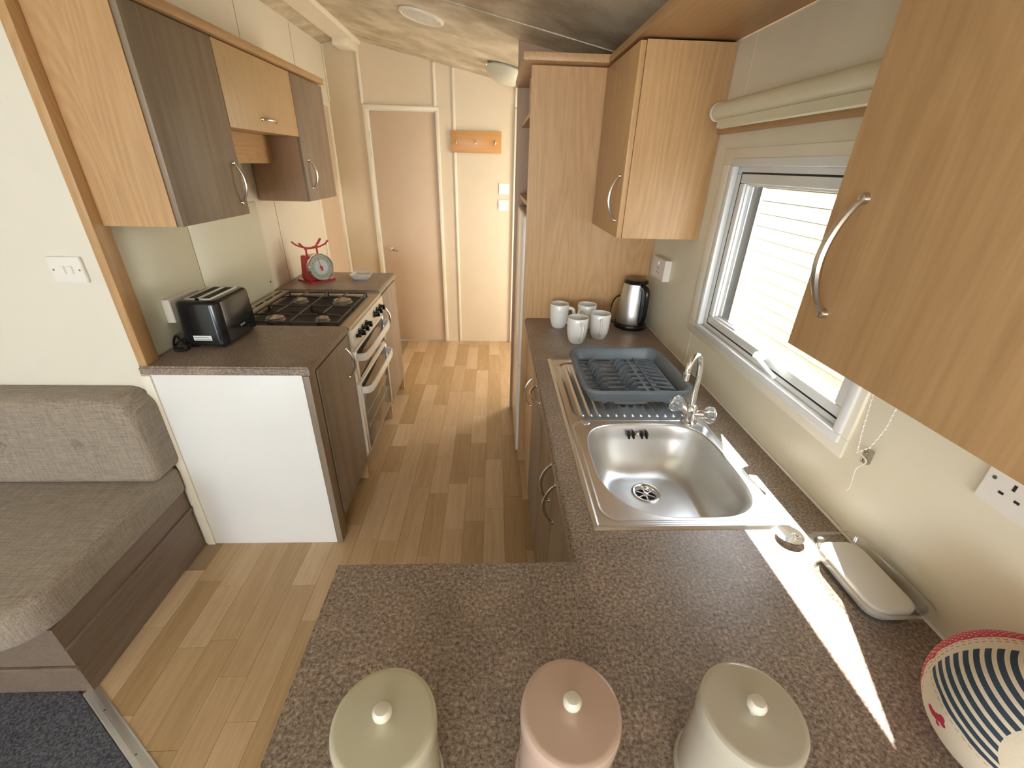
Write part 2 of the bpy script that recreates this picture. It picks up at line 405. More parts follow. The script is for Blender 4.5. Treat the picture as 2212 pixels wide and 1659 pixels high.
# carpet on the lounge side of the threshold
bm = bmesh.new()
a = [(P0.x - 3*dd.x, P0.y - 3*dd.y), (P0.x + 2.4*dd.x, P0.y + 2.4*dd.y)]
big = [(XW, YS), (XR, YS), (XR, 0.02), (-0.29, 0.02)]
def clipn(poly):
    out = []
    for i in range(len(poly)):
        a, b = Vector(poly[i]), Vector(poly[(i+1) % len(poly)])
        da, db = -((a-P0).dot(nn))-0.0215, -((b-P0).dot(nn))-0.0215
        if da >= 0: out.append(a)
        if (da >= 0) != (db >= 0): out.append(a + (b-a)*(da/(da-db)))
    return [tuple(p) for p in out]
cp = clipn([(XW, YS), (XR, YS), (XR, YN), (XW, YN)])
poly_prism(bm, cp, -0.003, 0.004)
cpt = link('carpet', bm, CARPET); tag(cpt, 'dark blue-grey carpet meeting the wood-look floor at a metal strip', 'carpet')
# threshold strip
bm = bmesh.new(); L0 = P0 - dd*0.02; L1 = P0 + dd*1.25
pr = [(-0.021, 0.001), (-0.016, 0.005), (-0.004, 0.008), (0.004, 0.008), (0.016, 0.005), (0.021, 0.001)]
ra = [bm.verts.new((L0.x+nn.x*q, L0.y+nn.y*q, z)) for q, z in pr]; rb = [bm.verts.new((L1.x+nn.x*q, L1.y+nn.y*q, z)) for q, z in pr]
for i in range(len(pr)-1): bm.faces.new((ra[i], rb[i], rb[i+1], ra[i+1]))
bm.faces.new(ra[::-1]); bm.faces.new(rb); bm.faces.new((ra[0], ra[-1], rb[-1], rb[0]))
bmesh.ops.recalc_face_normals(bm, faces=bm.faces[:])
ts = thing('threshold_strip', 'pale metal threshold strip running diagonally between carpet and wood-look floor', 'threshold', (P0.x, P0.y, 0))
link('strip', bm, ALU, ts)
for k in (0.10, 0.32, 0.54):
    q = P0 + dd*k; lathe('screw', [(0.0, 0.008), (0.0035, 0.008), (0.003, 0.0095), (0, 0.0098)], (q.x, q.y, 0.0), SCREW, ts, 10)

# back wall with door opening
DX0, DX1, DZ = -1.022, -0.470, 1.970
bm = bmesh.new()
def wally(bm, y, th, polys):
    for pts in polys: prism_y(bm, pts, y, y+th)
wally(bm, YB, 0.04, [[(XL-0.1, -0.06), (DX0, -0.06), (DX0, CEI(DX0)+0.02), (-1.09, CEI(-1.09)+0.02), (XL-0.1, CEI(XL-0.1)+0.02)],
                     [(DX0, DZ), (DX1, DZ), (DX1, CEI(DX1)+0.02), (DX0, CEI(DX0)+0.02)],
                     [(DX1, -0.06), (XR+0.05, -0.06), (XR+0.05, CEI(XR)+0.02), (DX1, CEI(DX1)+0.02)]])
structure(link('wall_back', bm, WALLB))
bm = bmesh.new()
for b in ((-1.6, 0.9, YB+0.55, YB+0.60, -0.06, 2.5), (-1.65, -1.6, YB+0.04, YB+0.6, -0.06, 2.5), (0.9, 0.95, YB+0.04, YB+0.6, -0.06, 2.5), (-1.65, 0.95, YB+0.04, YB+0.6, 2.45, 2.5), (-1.65, 0.95, YB+0.04, YB+0.6, -0.1, -0.06)): add_box(bm, *b)
structure(link('far_light_block', bm, WALL))  # unseen box added behind the door to stop sky light leaking through gaps
# door_1: slab in the opening, slightly ajar towards the far room
d1 = structure(bpy.data.objects.new('door_1', None)); COL.objects.link(d1); d1.location = (DX1, YB, 0)
box('door_slab', (DX0+0.018, DX1-0.004, YB+0.004, YB+0.034, 0.006, DZ-0.012), DOORM, d1, 0.002)
for (a0, a1, b0, b1) in ((DX0-0.026, DX0+0.012, 0.0, DZ+0.026), (DX1-0.006, DX1+0.024, 0.0, DZ+0.026)):
    box('door_frame', (a0, a1, YB-0.018, YB+0.001, b0, b1), TRIM, d1, 0.006, 2)
box('door_frame', (DX0-0.026, DX1+0.024, YB-0.019, YB+0.001, DZ-0.006, DZ+0.026), TRIM, d1, 0.006, 2)
hb = lathe('door_handle', [(0.0, 0), (0.024, 0), (0.022, 0.006), (0.010, 0.010), (0.009, 0.04), (0, 0.04)], (-0.935, YB+0.004, 0.885), CHROME, d1, 20, axis_to((0, -1, 0)))
tube('lever', [(-0.935, YB-0.034, 0.885), (-0.905, YB-0.040, 0.884), (-0.865, YB-0.036, 0.877)], [0.009, 0.008, 0.007], CHROME, hb, 8)
for z in (1.78, 1.66, 0.98):
    box('hinge', (DX0+0.010, DX0+0.018, YB-0.022, YB+0.004, z-0.035, z+0.035), WHITE, d1, 0.002)
# ivory trims on the back wall
def trim_v(n, x, z0, z1, w=0.022): return structure(box('trim_%d' % n, (x-w/2, x+w/2, YB-0.012, YB+0.001, z0, z1), TRIM, None, 0.005, 2))
trim_v(1, -1.045, DZ+0.026, CEI(-1.045)-0.002); trim_v(2, -0.472, DZ+0.026, CEI(-0.472)-0.002)
trim_v(3, -0.325, 0.0, CEI(-0.325)-0.002)
structure(box('trim_4', (0.165, 0.195, YB-0.03, YB+0.001, 0, 2.0), TRIM, None, 0.005))
structure(box('trim_5', (0.165, 0.195, YB-0.02, YB+0.001, 2.006, CEI(0.18)-0.004), TRIM, None, 0.004))

# left wall of the kitchen, full height, with the side door near its far end
SD0, SD1, SDZ = 3.56, 4.06, 1.98
bm = bmesh.new()
for (y0, y1, z0, z1) in ((YN, SD0, -0.06, 2.375), (SD0, SD1, SDZ, 2.375), (SD1, YB, -0.06, 2.375)):
    add_box(bm, XL-0.05, XL, y0, y1, z0, z1)
structure(link('wall_left', bm, WALL))
d2 = structure(bpy.data.objects.new('door_2', None)); COL.objects.link(d2); d2.location = (XL, SD0, 0)
box('door_slab', (XL-0.04, XL-0.012, SD0+0.014, SD1-0.014, 0.004, SDZ-0.014), DOORM, d2)
box('door_frame', (XL-0.03, XL+0.010, SD0-0.022, SD0+0.016, 0, SDZ+0.02), TRIM, d2, 0.004)
box('door_frame', (XL-0.03, XL+0.010, SD1-0.016, SD1+0.022, 0, SDZ+0.02), TRIM, d2, 0.004)
box('door_frame', (XL-0.03, XL+0.011, SD0-0.022, SD1+0.022, SDZ-0.014, SDZ+0.022), TRIM, d2, 0.004)
# thin recessed joints in the wall boards (proud cover strips)
structure(box('trim_6', (XL, XL+0.0015, 2.828, 2.833, 0.9, CEI(XL)-0.01), plain('joint_shadow_strip', (0.45, 0.38, 0.27), 0.5)))
structure(box('trim_7', (XL, XL+0.0015, 3.515, 3.520, 2.0, CEI(XL)-0.01), MATS['joint_shadow_strip']))
structure(box('trim_8', (XL, XL+0.012, YB-0.014, YB, SDZ+0.022, CEI(XL)-0.004), TRIM, None, 0.003))
# wall facing the camera beside the kitchen (the sofa leans on it)
bm = bmesh.new(); prism_y(bm, [(XW-0.05, -0.06), (XL-0.05, -0.06), (XL-0.05, CEI(XL-0.05)+0.02), (XW-0.05, CEI(XW-0.05)+0.02)], YN, YN+0.05)
structure(link('wall_divider', bm, WALL))
# kitchen window wall (right), window hole y WA..WB  z WC..WD and lounge windows hole, entrance door pane hole
WA, WB, WC, WD = 0.778, 1.502, 1.082, 1.618
TH = 0.06
bm = bmesh.new(); X0, X1 = XR, XR+TH
holes = [(WA, WB, WC, WD), (3.13, 3.77, 0.15, 1.95)]
ycuts = sorted({YS, YB+0.04} | {h[0] for h in holes} | {h[1] for h in holes})
for y0, y1 in zip(ycuts, ycuts[1:]):
    h = [q for q in holes if q[0] <= y0 and q[1] >= y1]
    if h:
        add_box(bm, X0, X1, y0, y1, -0.06, h[0][2]); add_box(bm, X0, X1, y0, y1, h[0][3], 2.06)
    else: add_box(bm, X0, X1, y0, y1, -0.06, 2.06)
structure(link('wall_right', bm, WALLR))
# front wall behind the camera with a wide window and the added patio door opening, side wall of the lounge
bm = bmesh.new()
for (x0, x1, z0, z1) in ((XW, -2.3, -0.06, 2.42), (-2.3, -1.6, -0.06, 0.1), (-2.3, -1.6, 1.95, 2.42), (-1.6, -1.2, -0.06, 2.42), (-1.2, 0.3, -0.06, 0.85), (-1.2, 0.3, 1.85, 2.42), (0.3, XR, -0.06, 2.42)):
    add_box(bm, x0, x1, YS-0.05, YS, z0, z1)
structure(link('wall_front', bm, WALL))
structure(box('wall_lounge', (XW-0.05, XW, YS, YN+0.05, -0.06, 2.17), WALL))
# ceiling
bm = bmesh.new()
prof = [(XW-0.05, CEI(XW-0.05)), (-1.09, CEI(-1.0901)), (XR+TH, CEI(XR+TH)), (XR+TH, CEI(XR+TH)+0.05), (-1.09, 2.48), (XW-0.05, CEI(XW-0.05)+0.05)]
prism_y(bm, prof, YS-0.05, YB+0.04)
bmesh.ops.recalc_face_normals(bm, faces=bm.faces[:])
structure(link('ceiling', bm, CEIL))
# ridge strip and its end block
bm = bmesh.new(); prism_y(bm, [(-1.165, 2.372), (-1.02, 2.372), (-1.012, 2.392), (-1.012, 2.405), (-1.17, 2.405)], YS, YB-0.001)
bmesh.ops.recalc_face_normals(bm, faces=bm.faces[:]); structure(link('trim_9', bm, TRIM))
structure(box('trim_10', (-1.158, -1.045, YB-0.22, YB-0.002, 2.328, 2.376), TRIM, None, 0.006))
def slope_bar(name, x0, x1, y, hw, dz, mat):
    bm = bmesh.new(); pts = [(x0, CEI(x0)-dz), (x1, CEI(x1)-dz), (x1, CEI(x1)+0.002), (x0, CEI(x0)+0.002)]
    prism_y(bm, pts, y-hw, y+hw); bmesh.ops.recalc_face_normals(bm, faces=bm.faces[:]); return structure(link(name, bm, mat))
slope_bar('trim_11', -0.95, 0.60, 2.475, 0.006, 0.004, CEIL)
slope_bar('trim_12', -0.95, 0.15, YB-0.16, 0.004, 0.003, CEIL)
# ceiling vent
def ceil_frame(x, y):
    s = -0.205; zx = Vector((1, 0, s)).normalized(); nz = Vector((-s, 0, 1)).normalized() * -1   # pointing down
    return Matrix((zx, Vector((0, 1, 0)), nz)).transposed(), Vector((x, y, CEI(x)))
cv = thing('ceiling_vent', 'round cream ceiling vent with a square grid', 'vent', (-0.378, 2.86, CEI(-0.378)))
m3, c0 = ceil_frame(-0.378, 2.86)
lathe('vent_ring', [(0.096, 0.0), (0.116, 0.0), (0.115, 0.008), (0.106, 0.013), (0.098, 0.010), (0.096, 0.0)], c0, TRIM, cv, 48, m3)
lathe('vent_backing', [(0.0, -0.0005), (0.097, -0.0005), (0.097, 0.0005), (0, 0.0005)], c0, plain('olive_vent_recess', (0.42, 0.34, 0.20), 0.7), cv, 32, m3)
for dirn in (0, 1):
    for k in range(-4, 5):
        q = k*0.0205; hl = math.sqrt(max(0, 0.098**2-q*q))
        bm = bmesh.new(); b = (q-0.0022, q+0.0022, -hl, hl, 0.001, 0.009) if dirn == 0 else (-hl, hl, q-0.0022, q+0.0022, 0.001, 0.009)
        vs = add_box(bm, *b)
        for v in vs: v.co = m3 @ v.co + c0
        link('vent_bar', bm, TRIM, cv)
# ceiling lamp
lx, ly = 0.085, 3.56
m3, c0 = ceil_frame(lx, ly)
cl = thing('ceiling_lamp', 'frosted glass bowl ceiling lamp with chrome clips, half hidden by the brown partition', 'lamp', (lx, ly, CEI(lx)))
lathe('lamp_shade', [(0.0, 0.095), (0.06, 0.09), (0.11, 0.07), (0.14, 0.04), (0.15, 0.012), (0.147, 0.012), (0.135, 0.04), (0.105, 0.065), (0.055, 0.085), (0, 0.09)], c0, LAMPG, cl, 48, m3)
lathe('lamp_base', [(0.0, 0.0), (0.12, 0.0), (0.12, 0.014), (0, 0.014)], c0, WHITE, cl, 40, m3)
for a in (200, 320, 80):
    p = m3 @ Vector((0.146*cos(radians(a)), 0.146*sin(radians(a)), 0.006)) + c0
    lathe('clip', [(0, -0.006), (0.009, -0.006), (0.011, 0.004), (0.009, 0.016), (0, 0.018)], p, CHROME, cl, 12, m3)

# ------------------------------------------------------------------ kitchen window
wn = structure(bpy.data.objects.new('window_1', None)); COL.objects.link(wn); wn.location = (XR, (WA+WB)/2, WC)
def frame4(name, y0, y1, z0, z1, wd, x0, x1, mat, parent, bev=0.003, names=None):
    """four members round an opening: y0..y1, z0..z1 outer, width wd inwards"""
    for b in ((x0, x1, y0, y1, z0, z0+wd), (x0, x1, y0, y1, z1-wd, z1), (x0, x1, y0, y0+wd, z0+wd, z1-wd), (x0, x1, y1-wd, y1, z0+wd, z1-wd)):
        box(name, b, mat, parent, bev)
frame4('architrave', 0.745, 1.585, 1.040, 1.660, 0.045, XR-0.007, XR+0.002, TRIM, wn, 0.002)
frame4('casing_lip', 0.762, 1.515, 1.068, 1.632, 0.022, XR-0.014, XR+0.006, WHITE, wn, 0.003)
frame4('window_frame', 0.779, 1.501, 1.083, 1.617, 0.030, XR+0.006, XR+0.058, WHITE, wn, 0.002)
frame4('gasket', 0.795, 1.469, 1.104, 1.594, 0.005, XR+0.0055, XR+0.020, GASKET, wn, 0)
frame4('sash', 0.799, 1.465, 1.108, 1.590, 0.027, XR+0.004, XR+0.044, WHITE, wn, 0.004)
frame4('glazing_bead', 0.822, 1.442, 1.131, 1.567, 0.010, XR+0.012, XR+0.030, WHITE, wn, 0.002)
frame4('spacer_bar', 0.828, 1.436, 1.137, 1.561, 0.006, XR+0.022, XR+0.030, ALU, wn, 0)
box('outer_rebate', (XR+0.036, XR+0.046, 1.392, 1.434, 1.139, 1.559), WHITE, wn)
box('outer_rebate', (XR+0.036, XR+0.046, 1.386, 1.392, 1.139, 1.559), ALU, wn)
for xx in (XR+0.021, XR+0.032):
    box('pane', (xx, xx+0.003, 0.829, 1.435, 1.138, 1.560), GLASS, wn)
hd = lathe('window_handle', [(0, 0), (0.015, 0), (0.014, 0.008), (0.011, 0.020), (0, 0.022)], (XR+0.005, 1.105, 1.128), WHITE, wn, 20, axis_to((-1, 0, 0)))
tube('lever', [(XR-0.012, 1.110, 1.132), (XR-0.026, 1.090, 1.131), (XR-0.028, 1.050, 1.124), (XR-0.024, 1.000, 1.112)], [0.010, 0.010, 0.008, 0.006], WHITE, hd, 10, flat=0.8)
# added patio door pane, front window and side window (behind the camera)
for n, b in enumerate(((-1.2, 0.3, YS-0.03, YS-0.026, 0.85, 1.85), (-2.3, -1.6, YS-0.03, YS-0.026, 0.1, 1.95))):
    e = structure(bpy.data.objects.new('window_%d' % (n+2), None)); COL.objects.link(e); e.location = (b[0], b[2], b[4])
    box('pane', b, GLASS, e)
    for q in ((b[0], b[1], b[2]-0.02, b[3]+0.02, b[4], b[4]+0.05), (b[0], b[1], b[2]-0.02, b[3]+0.02, b[5]-0.05, b[5]), (b[0], b[0]+0.05, b[2]-0.02, b[3]+0.02, b[4], b[5]), (b[1]-0.05, b[1], b[2]-0.02, b[3]+0.02, b[4], b[5])):
        box('window_frame', q, WHITE, e)
d3 = structure(bpy.data.objects.new('door_3', None)); COL.objects.link(d3); d3.location = (XR, 3.45, 0)
frame4('door_frame', 3.13, 3.77, 0.15, 1.95, 0.05, XR+0.01, XR+0.05, WHITE, d3, 0)
box('pane', (XR+0.03, XR+0.034, 3.18, 3.72, 0.2, 1.9), GLASS, d3)

# ------------------------------------------------------------------ outside
gd = box('ground', (-12, 16, -12, 16, -0.72, -0.66), GRAVEL); structure(gd)
nb = thing('neighbouring_caravan', 'cream boarded caravan wall seen bright through the kitchen window', 'caravan', (2.4, 2.5, -0.66))
XN = 2.42
box('body', (XN+0.02, XN+2.6, -2.2, 7.5, -0.10, 2.45), plain('shaded_siding_joint', (0.07, 0.055, 0.035), 0.7), nb)
box('roof', (XN-0.08, XN+2.7, -2.3, 7.6, 2.45, 2.52), plain('grey_roof_felt', (0.25, 0.25, 0.26), 0.8), nb)
box('skirt', (XN+0.05, XN+0.10, -2.2, 7.5, -0.66, -0.10), plain('white_skirt_panel', (0.85, 0.85, 0.83), 0.5), nb)
z = -0.10; PB = 0.1045
while z < 2.40:
    bm = bmesh.new()
    prism_y(bm, [(XN-0.016, z+0.006), (XN+0.021, z+0.006), (XN+0.021, z+PB), (XN+0.002, z+PB), (XN-0.012, z+0.016)], -2.2, 7.5)
    bmesh.ops.recalc_face_normals(bm, faces=bm.faces[:]); link('board', bm, SIDING, nb); z += PB

# ================================================================== LEFT RUN
def cab_handle(parent, p0, p1, out, depth=0.030, r=0.0048, name='handle'):
    """slim bow handle from p0 to p1 standing off along out"""
    p0, p1, out = Vector(p0), Vector(p1), Vector(out).normalized()
    pts, rs = [], []; n = 16
    for i in range(n+1):
        s = i/n; pts.append(p0.lerp(p1, s) + out*(depth*sin(pi*s)**0.75 + 0.002)); rs.append(r*(0.75+0.5*sin(pi*s)))
    bm = bmesh.new(); add_tube(bm, pts, rs, 8)
    for p in (p0, p1):
        mt = axis_to(out); add_lathe(bm, [(0, 0), (0.0075, 0), (0.006, 0.006), (0, 0.008)], p, 10, mt)
    bmesh.ops.recalc_face_normals(bm, faces=bm.faces[:])
    return link(name, bm, BRUSH, parent, smooth=True)

# white end panel (nearest face of the run)
ep = box('end_panel', (XL+0.002, -0.7225, YN-0.004, YN+0.014, 0.0, 0.866), PANEL, None, 0.0015)
tag(ep, 'white end panel closing the left kitchen run beside the sofa', 'panel')
structure(box('trim_13', (XL-0.002, XL+0.032, YN-0.012, YN-0.004, 0.0, 0.864), TRIM, None, 0.003))
# near left base unit
c1 = thing('base_cabinet', 'dark driftwood base cabinet between the white end panel and the cooker', 'cabinet', (-1.0, 1.78, 0))
boxes('body', [(XL+0.01, -0.722, YN+0.016, 2.0-0.03, 0.11, 0.862), (XL+0.01, -0.78, YN+0.03, 1.95, 0.0, 0.11)], DRIFT, c1)
box('stile', (-0.722, -0.700, YN+0.002, YN+0.022, 0.0, 0.862), DRIFT, c1)
box('stile', (-0.7205, -0.697, YN-0.003, YN+0.060, 0.0, 0.862), DRIFT, c1, 0.001)
box('side_panel', (XL+0.02, -0.700, 1.962, 1.980, 0.0, 0.862), BEECHP, c1)
dr = box('door', (-0.716, -0.694, YN+0.072, 1.972, 0.105, 0.856), DRIFT, c1, 0.0015)
cab_handle(dr, (-0.694, 1.915, 0.805), (-0.694, 1.915, 0.660), (1, 0, 0), 0.032)
# far left base unit
c2 = thing('base_cabinet', 'dark driftwood base cabinet at the far end of the left run, beyond the cooker', 'cabinet', (-1.0, 2.85, 0))
boxes('body', [(XL+0.01, -0.722, 2.63, 3.05, 0.11, 0.862), (XL+0.01, -0.78, 2.64, 3.04, 0.0, 0.11)], DRIFT, c2)
box('side_panel', (XL+0.02, -0.696, 2.612, 2.630, 0.0, 0.862), BEECHP, c2)
box('side_panel', (XL+0.02, -0.696, 3.052, 3.070, 0.0, 0.862), BEECHP, c2)
dr = box('door', (-0.712, -0.692, 2.628, 3.064, 0.105, 0.856), DRIFT, c2, 0.0015)
cab_handle(dr, (-0.692, 2.680, 0.775), (-0.692, 2.680, 0.635), (1, 0, 0), 0.032)
# worktops
def worktop(name, polys, label, bev=0.006):
    bm = bmesh.new()
    for p in polys: poly_prism(bm, p, 0.868, T)
    if bev:
        es = [e for e in bm.edges if all(abs(v.co.z-T) < 1e-5 for v in e.verts)]
        bmesh.ops.bevel(bm, geom=es, offset=bev, segments=3, affect='EDGES')
    bmesh.ops.recalc_face_normals(bm, faces=bm.faces[:])
    o = link(name, bm, STONE, None, smooth=True); tag(o, label, 'worktop'); return o
worktop('worktop', [[(XL+0.001, YN-0.008), (XF, YN-0.008), (XF, 1.968), (XL+0.001, 1.968)]], 'brown speckled worktop under the toaster, nearest the sofa')
worktop('worktop', [[(XL+0.001, 2.612), (XF, 2.612), (XF, 3.0876), (XL+0.001, 3.0876)]], 'brown speckled worktop under the red scales beyond the hob')

# cooker
ck = thing('cooker', 'slot-in gas cooker with black four-burner hob and twin glass oven doors', 'cooker', (-0.98, 2.29, 0))
box('body', (XL+0.03, -0.695, 1.990, 2.606, 0.13, 0.872), COOKW, ck)
box('plinth', (XL+0.05, -0.76, 2.00, 2.60, 0.0, 0.13), DARK, ck)
# hob: rim, recessed dark tray
bm = bmesh.new()
for b in ((-0.735, -0.682, 1.974, 2.608, 0.872, 0.888), (XL+0.02, -1.195, 1.974, 2.608, 0.872, 0.890), (-1.195, -0.735, 1.974, 1.996, 0.872, 0.888), (-1.195, -0.735, 2.535, 2.608, 0.872, 0.888)):
    add_box(bm, *b)
link('hob_rim', bm, HOBRIM, ck)
box('hob_tray', (-1.195, -0.735, 1.996, 2.535, 0.868, 0.878), ENAM, ck)
box('rear_grille', (XL+0.025, -1.215, 2.0, 2.585, 0.890, 0.900), HOBRIM, ck, 0.003)
for k in range(5):
    y = 2.03+k*0.11
    box('vent_slot', (XL+0.055, XL+0.068, y, y+0.085, 0.9002, 0.9012), DARK, ck)
for (bx, by, br) in ((-1.08, 2.10, 0.040), (-0.850, 2.10, 0.030), (-1.08, 2.42, 0.034), (-0.850, 2.42, 0.046)):
    bn = lathe('burner', [(0, 0), (br*1.15, 0), (br*1.15, 0.005), (br*0.8, 0.008), (br*0.8, 0.014), (0, 0.014)], (bx, by, 0.878), BURN, ck, 24)
    lathe('burner_cap', [(0, 0.0), (br, 0.0), (br*1.02, 0.004), (br*0.8, 0.007), (0, 0.008)], (bx, by, 0.892), BURN, bn, 24)
for (y0, y1, by) in ((2.004, 2.262, 2.10), (2.272, 2.530, 2.42)):
    bm = bmesh.new(); zt = 0.912; r = 0.0042; xa, xb, ym = -1.185, -0.745, (y0+y1)/2
    add_tube(bm, [(xa, y0, zt-0.008), (xb, y0, zt-0.008), (xb, y1, zt-0.008), (xa, y1, zt-0.008)], r, 6, True)
    xm = (xa+xb)/2
    add_tube(bm, [(xm, y0, zt-0.004), (xm, y1, zt-0.004)], r, 6)
    for bx in (-1.08, -0.85):
        for s in (-1, 1):
            ex = {(-1.08, -1): xa, (-1.08, 1): xm, (-0.85, -1): xm, (-0.85, 1): xb}[(bx, s)]
            add_tube(bm, [(ex, by, zt-0.006), (bx+s*0.055, by, zt), (bx+s*0.022, by, zt)], r, 6)
            ey = y0 if s < 0 else y1
            add_tube(bm, [(bx, ey, zt-0.006), (bx, by+s*0.055, zt), (bx, by+s*0.022, zt)], r, 6)
    for cx_ in (xa, xb, xm):
        for cy_ in (y0, y1): add_tube(bm, [(cx_, cy_, zt-0.006), (cx_, cy_, 0.878)], r, 6)
    bmesh.ops.recalc_face_normals(bm, faces=bm.faces[:]); link('pan_support', bm, PANSUP, ck, smooth=True)
XC = -0.678
cpn = box('control_panel', (-0.70, XC+0.004, 1.992, 2.606, 0.775, 0.870), COOKW, ck, 0.004)
for i, y in enumerate((2.035, 2.085, 2.150, 2.215, 2.385, 2.450, 2.515)):
    s = 0.5 if i == 0 else 1.0
    kb = lathe('knob', [(0, 0), (0.021*s, 0), (0.020*s, 0.006), (0.016*s, 0.008), (0.015*s, 0.024), (0, 0.025)], (XC+0.004, y, 0.826), BLACKG, cpn, 20, axis_to((1, 0, 0)))
    if i: 
        box('knob', (XC+0.026, XC+0.038, y-0.005, y+0.005, 0.812, 0.842), BLACK, cpn, 0.002)
def oven_door(z0, z1, zh):
    d = box('oven_door', (-0.70, XC-0.006, 1.996, 2.602, z0, z1), COOKW, ck, 0.002)
    box('door_glass', (XC-0.010, XC-0.003, 2.030, 2.568, z0+0.012, z1-0.012), OVENGL, d, 0.001)
    for yy in (1.998, 2.572): box('door_trim', (XC-0.008, XC-0.001, yy, yy+0.028, z0+0.004, z1-0.004), STEEL, d, 0.002)
    if z1-z0 > 0.3: boxes('shelf_rail', [(XC-0.0029, XC-0.0023, 2.06, 2.54, zz, zz+0.003) for zz in (z0+0.14, z0+0.22)], STEEL, d)
    bm = bmesh.new(); pts = [(XC-0.002, 2.020, zh), (XC+0.030, 2.026, zh), (XC+0.046, 2.050, zh), (XC+0.050, 2.12, zh), (XC+0.050, 2.48, zh), (XC+0.046, 2.550, zh), (XC+0.030, 2.574, zh), (XC-0.002, 2.58, zh)]
    va = []
    for i, p in enumerate(pts):
        th = 0.010; nx = Vector((1, 0, 0)) if 2 <= i <= 5 else Vector((0.3, -1 if i < 4 else 1, 0)).normalized()
        P = Vector(p); va.append([bm.verts.new(P+nx*0 + Vector((0, 0, -0.021))), bm.verts.new(P+nx*0 + Vector((0, 0, 0.018))), bm.verts.new(P-nx*th + Vector((0, 0, 0.018))), bm.verts.new(P-nx*th + Vector((0, 0, -0.021)))])
    for a, b in zip(va, va[1:]):
        for k in range(4): bm.faces.new((a[k], a[(k+1) % 4], b[(k+1) % 4], b[k]))
    bm.faces.new(va[0]); bm.faces.new(va[-1][::-1]); bmesh.ops.recalc_face_normals(bm, faces=bm.faces[:])
    bmesh.ops.bevel(bm, geom=bm.edges[:], offset=0.002, segments=1, affect='EDGES')
    link('door_handle', bm, WPLAST, d, smooth=True, label='pale grip bar')
oven_door(0.585, 0.755, 0.715); oven_door(0.145, 0.570, 0.530)
box('oven_recess', (-0.72, -0.70, 1.996, 2.602, 0.14, 0.775), DARK, ck)

# glass splashbacks on the left wall
sp1 = box('splashback', (XL+0.0005, XL+0.007, YN+0.068, 1.985, T+0.001, 1.384), SPLASH, None, 0.001); tag(sp1, 'pale green glass splashback behind the toaster', 'splashback')
sp2 = thing('splashback', 'pale green glass splashback behind the hob, with a dark screw at its lower corner', 'splashback', (XL, 2.29, T))
box('glass_sheet', (XL+0.0005, XL+0.007, 1.989, 2.600, T+0.001, 1.384), SPLASH, sp2, 0.001)
lathe('screw', [(0, 0), (0.006, 0), (0.005, 0.004), (0, 0.005)], (XL+0.007, 2.565, 0.955), SCREW, sp2, 12, axis_to((1, 0, 0)))
# beech post at the end of the run
pz1 = CEI(XL)-0.004
po = box('post', (XL+0.0, XL+0.030, YN-0.001, YN+0.066, T+0.0005, pz1), BEECH, None, 0.002); tag(po, 'upright beech post standing on the near left worktop against the wall', 'post')

# ------------------------------------------------------------------ upper cabinets, left
ZB, ZT = 1.3855, 1.985
u1 = thing('wall_cabinet', 'nearest left wall cabinet with tall dark door and beech side', 'cabinet', (-1.16, 1.77, ZB))
box('body', (XL+0.008, XU-0.020, 1.546, 1.986, ZB, ZT), BEECH, u1)
box('side_panel', (XL+0.031, XU-0.019, 1.5435, 1.5465, ZB, ZT), BEECH, u1)
d = box('door', (XU-0.019, XU, 1.548, 1.984, ZB+0.001, ZT-0.004), DRIFT, u1, 0.001)
cab_handle(d, (XU, 1.942, 1.575), (XU, 1.942, 1.432), (1, 0, 0), 0.030)
u2 = thing('wall_cabinet', 'short pale beech wall cabinet over the cooker with a horizontal handle', 'cabinet', (-1.16, 2.32, 1.70))
box('body', (XL+0.008, XU-0.020, 1.990, 2.648, 1.702, ZT), BEECHP, u2)
d = box('door', (XU-0.019, XU+0.001, 1.990, 2.648, 1.700, ZT-0.004), BEECHP, u2, 0.001)
cab_handle(d, (XU+0.001, 2.265, 1.748), (XU+0.001, 2.400, 1.748), (1, 0, 0), 0.024)
box('valance', (XL+0.008, -1.180, 1.992, 2.650, 1.572, 1.701), BEECHY, u2)
u3 = thing('wall_cabinet', 'farthest left wall cabinet with dark door and bow handle', 'cabinet', (-1.16, 2.88, ZB))
box('body', (XL+0.008, XU-0.022, 2.654, 3.100, ZB, ZT), BEECH, u3)
box('gable', (XL+0.010, XU-0.014, 2.6515, 2.655, ZB, 1.70), SHADOWW, u3)  # darker sheet paints the shade on this cabinet's side
d = box('door', (XU-0.018, XU+0.002, 2.652, 3.100, ZB+0.001, ZT-0.004), DRIFT, u3, 0.001)
cab_handle(d, (XU+0.002, 2.722, 1.592), (XU+0.002, 2.722, 1.452), (1, 0, 0), 0.030)
cn = box('cornice', (XL+0.002, XU+0.016, 1.546, 3.112, ZT+0.003, ZT+0.034), BEECHY, None, 0.003); tag(cn, 'beech cornice board along the top of the left wall cabinets', 'cornice')

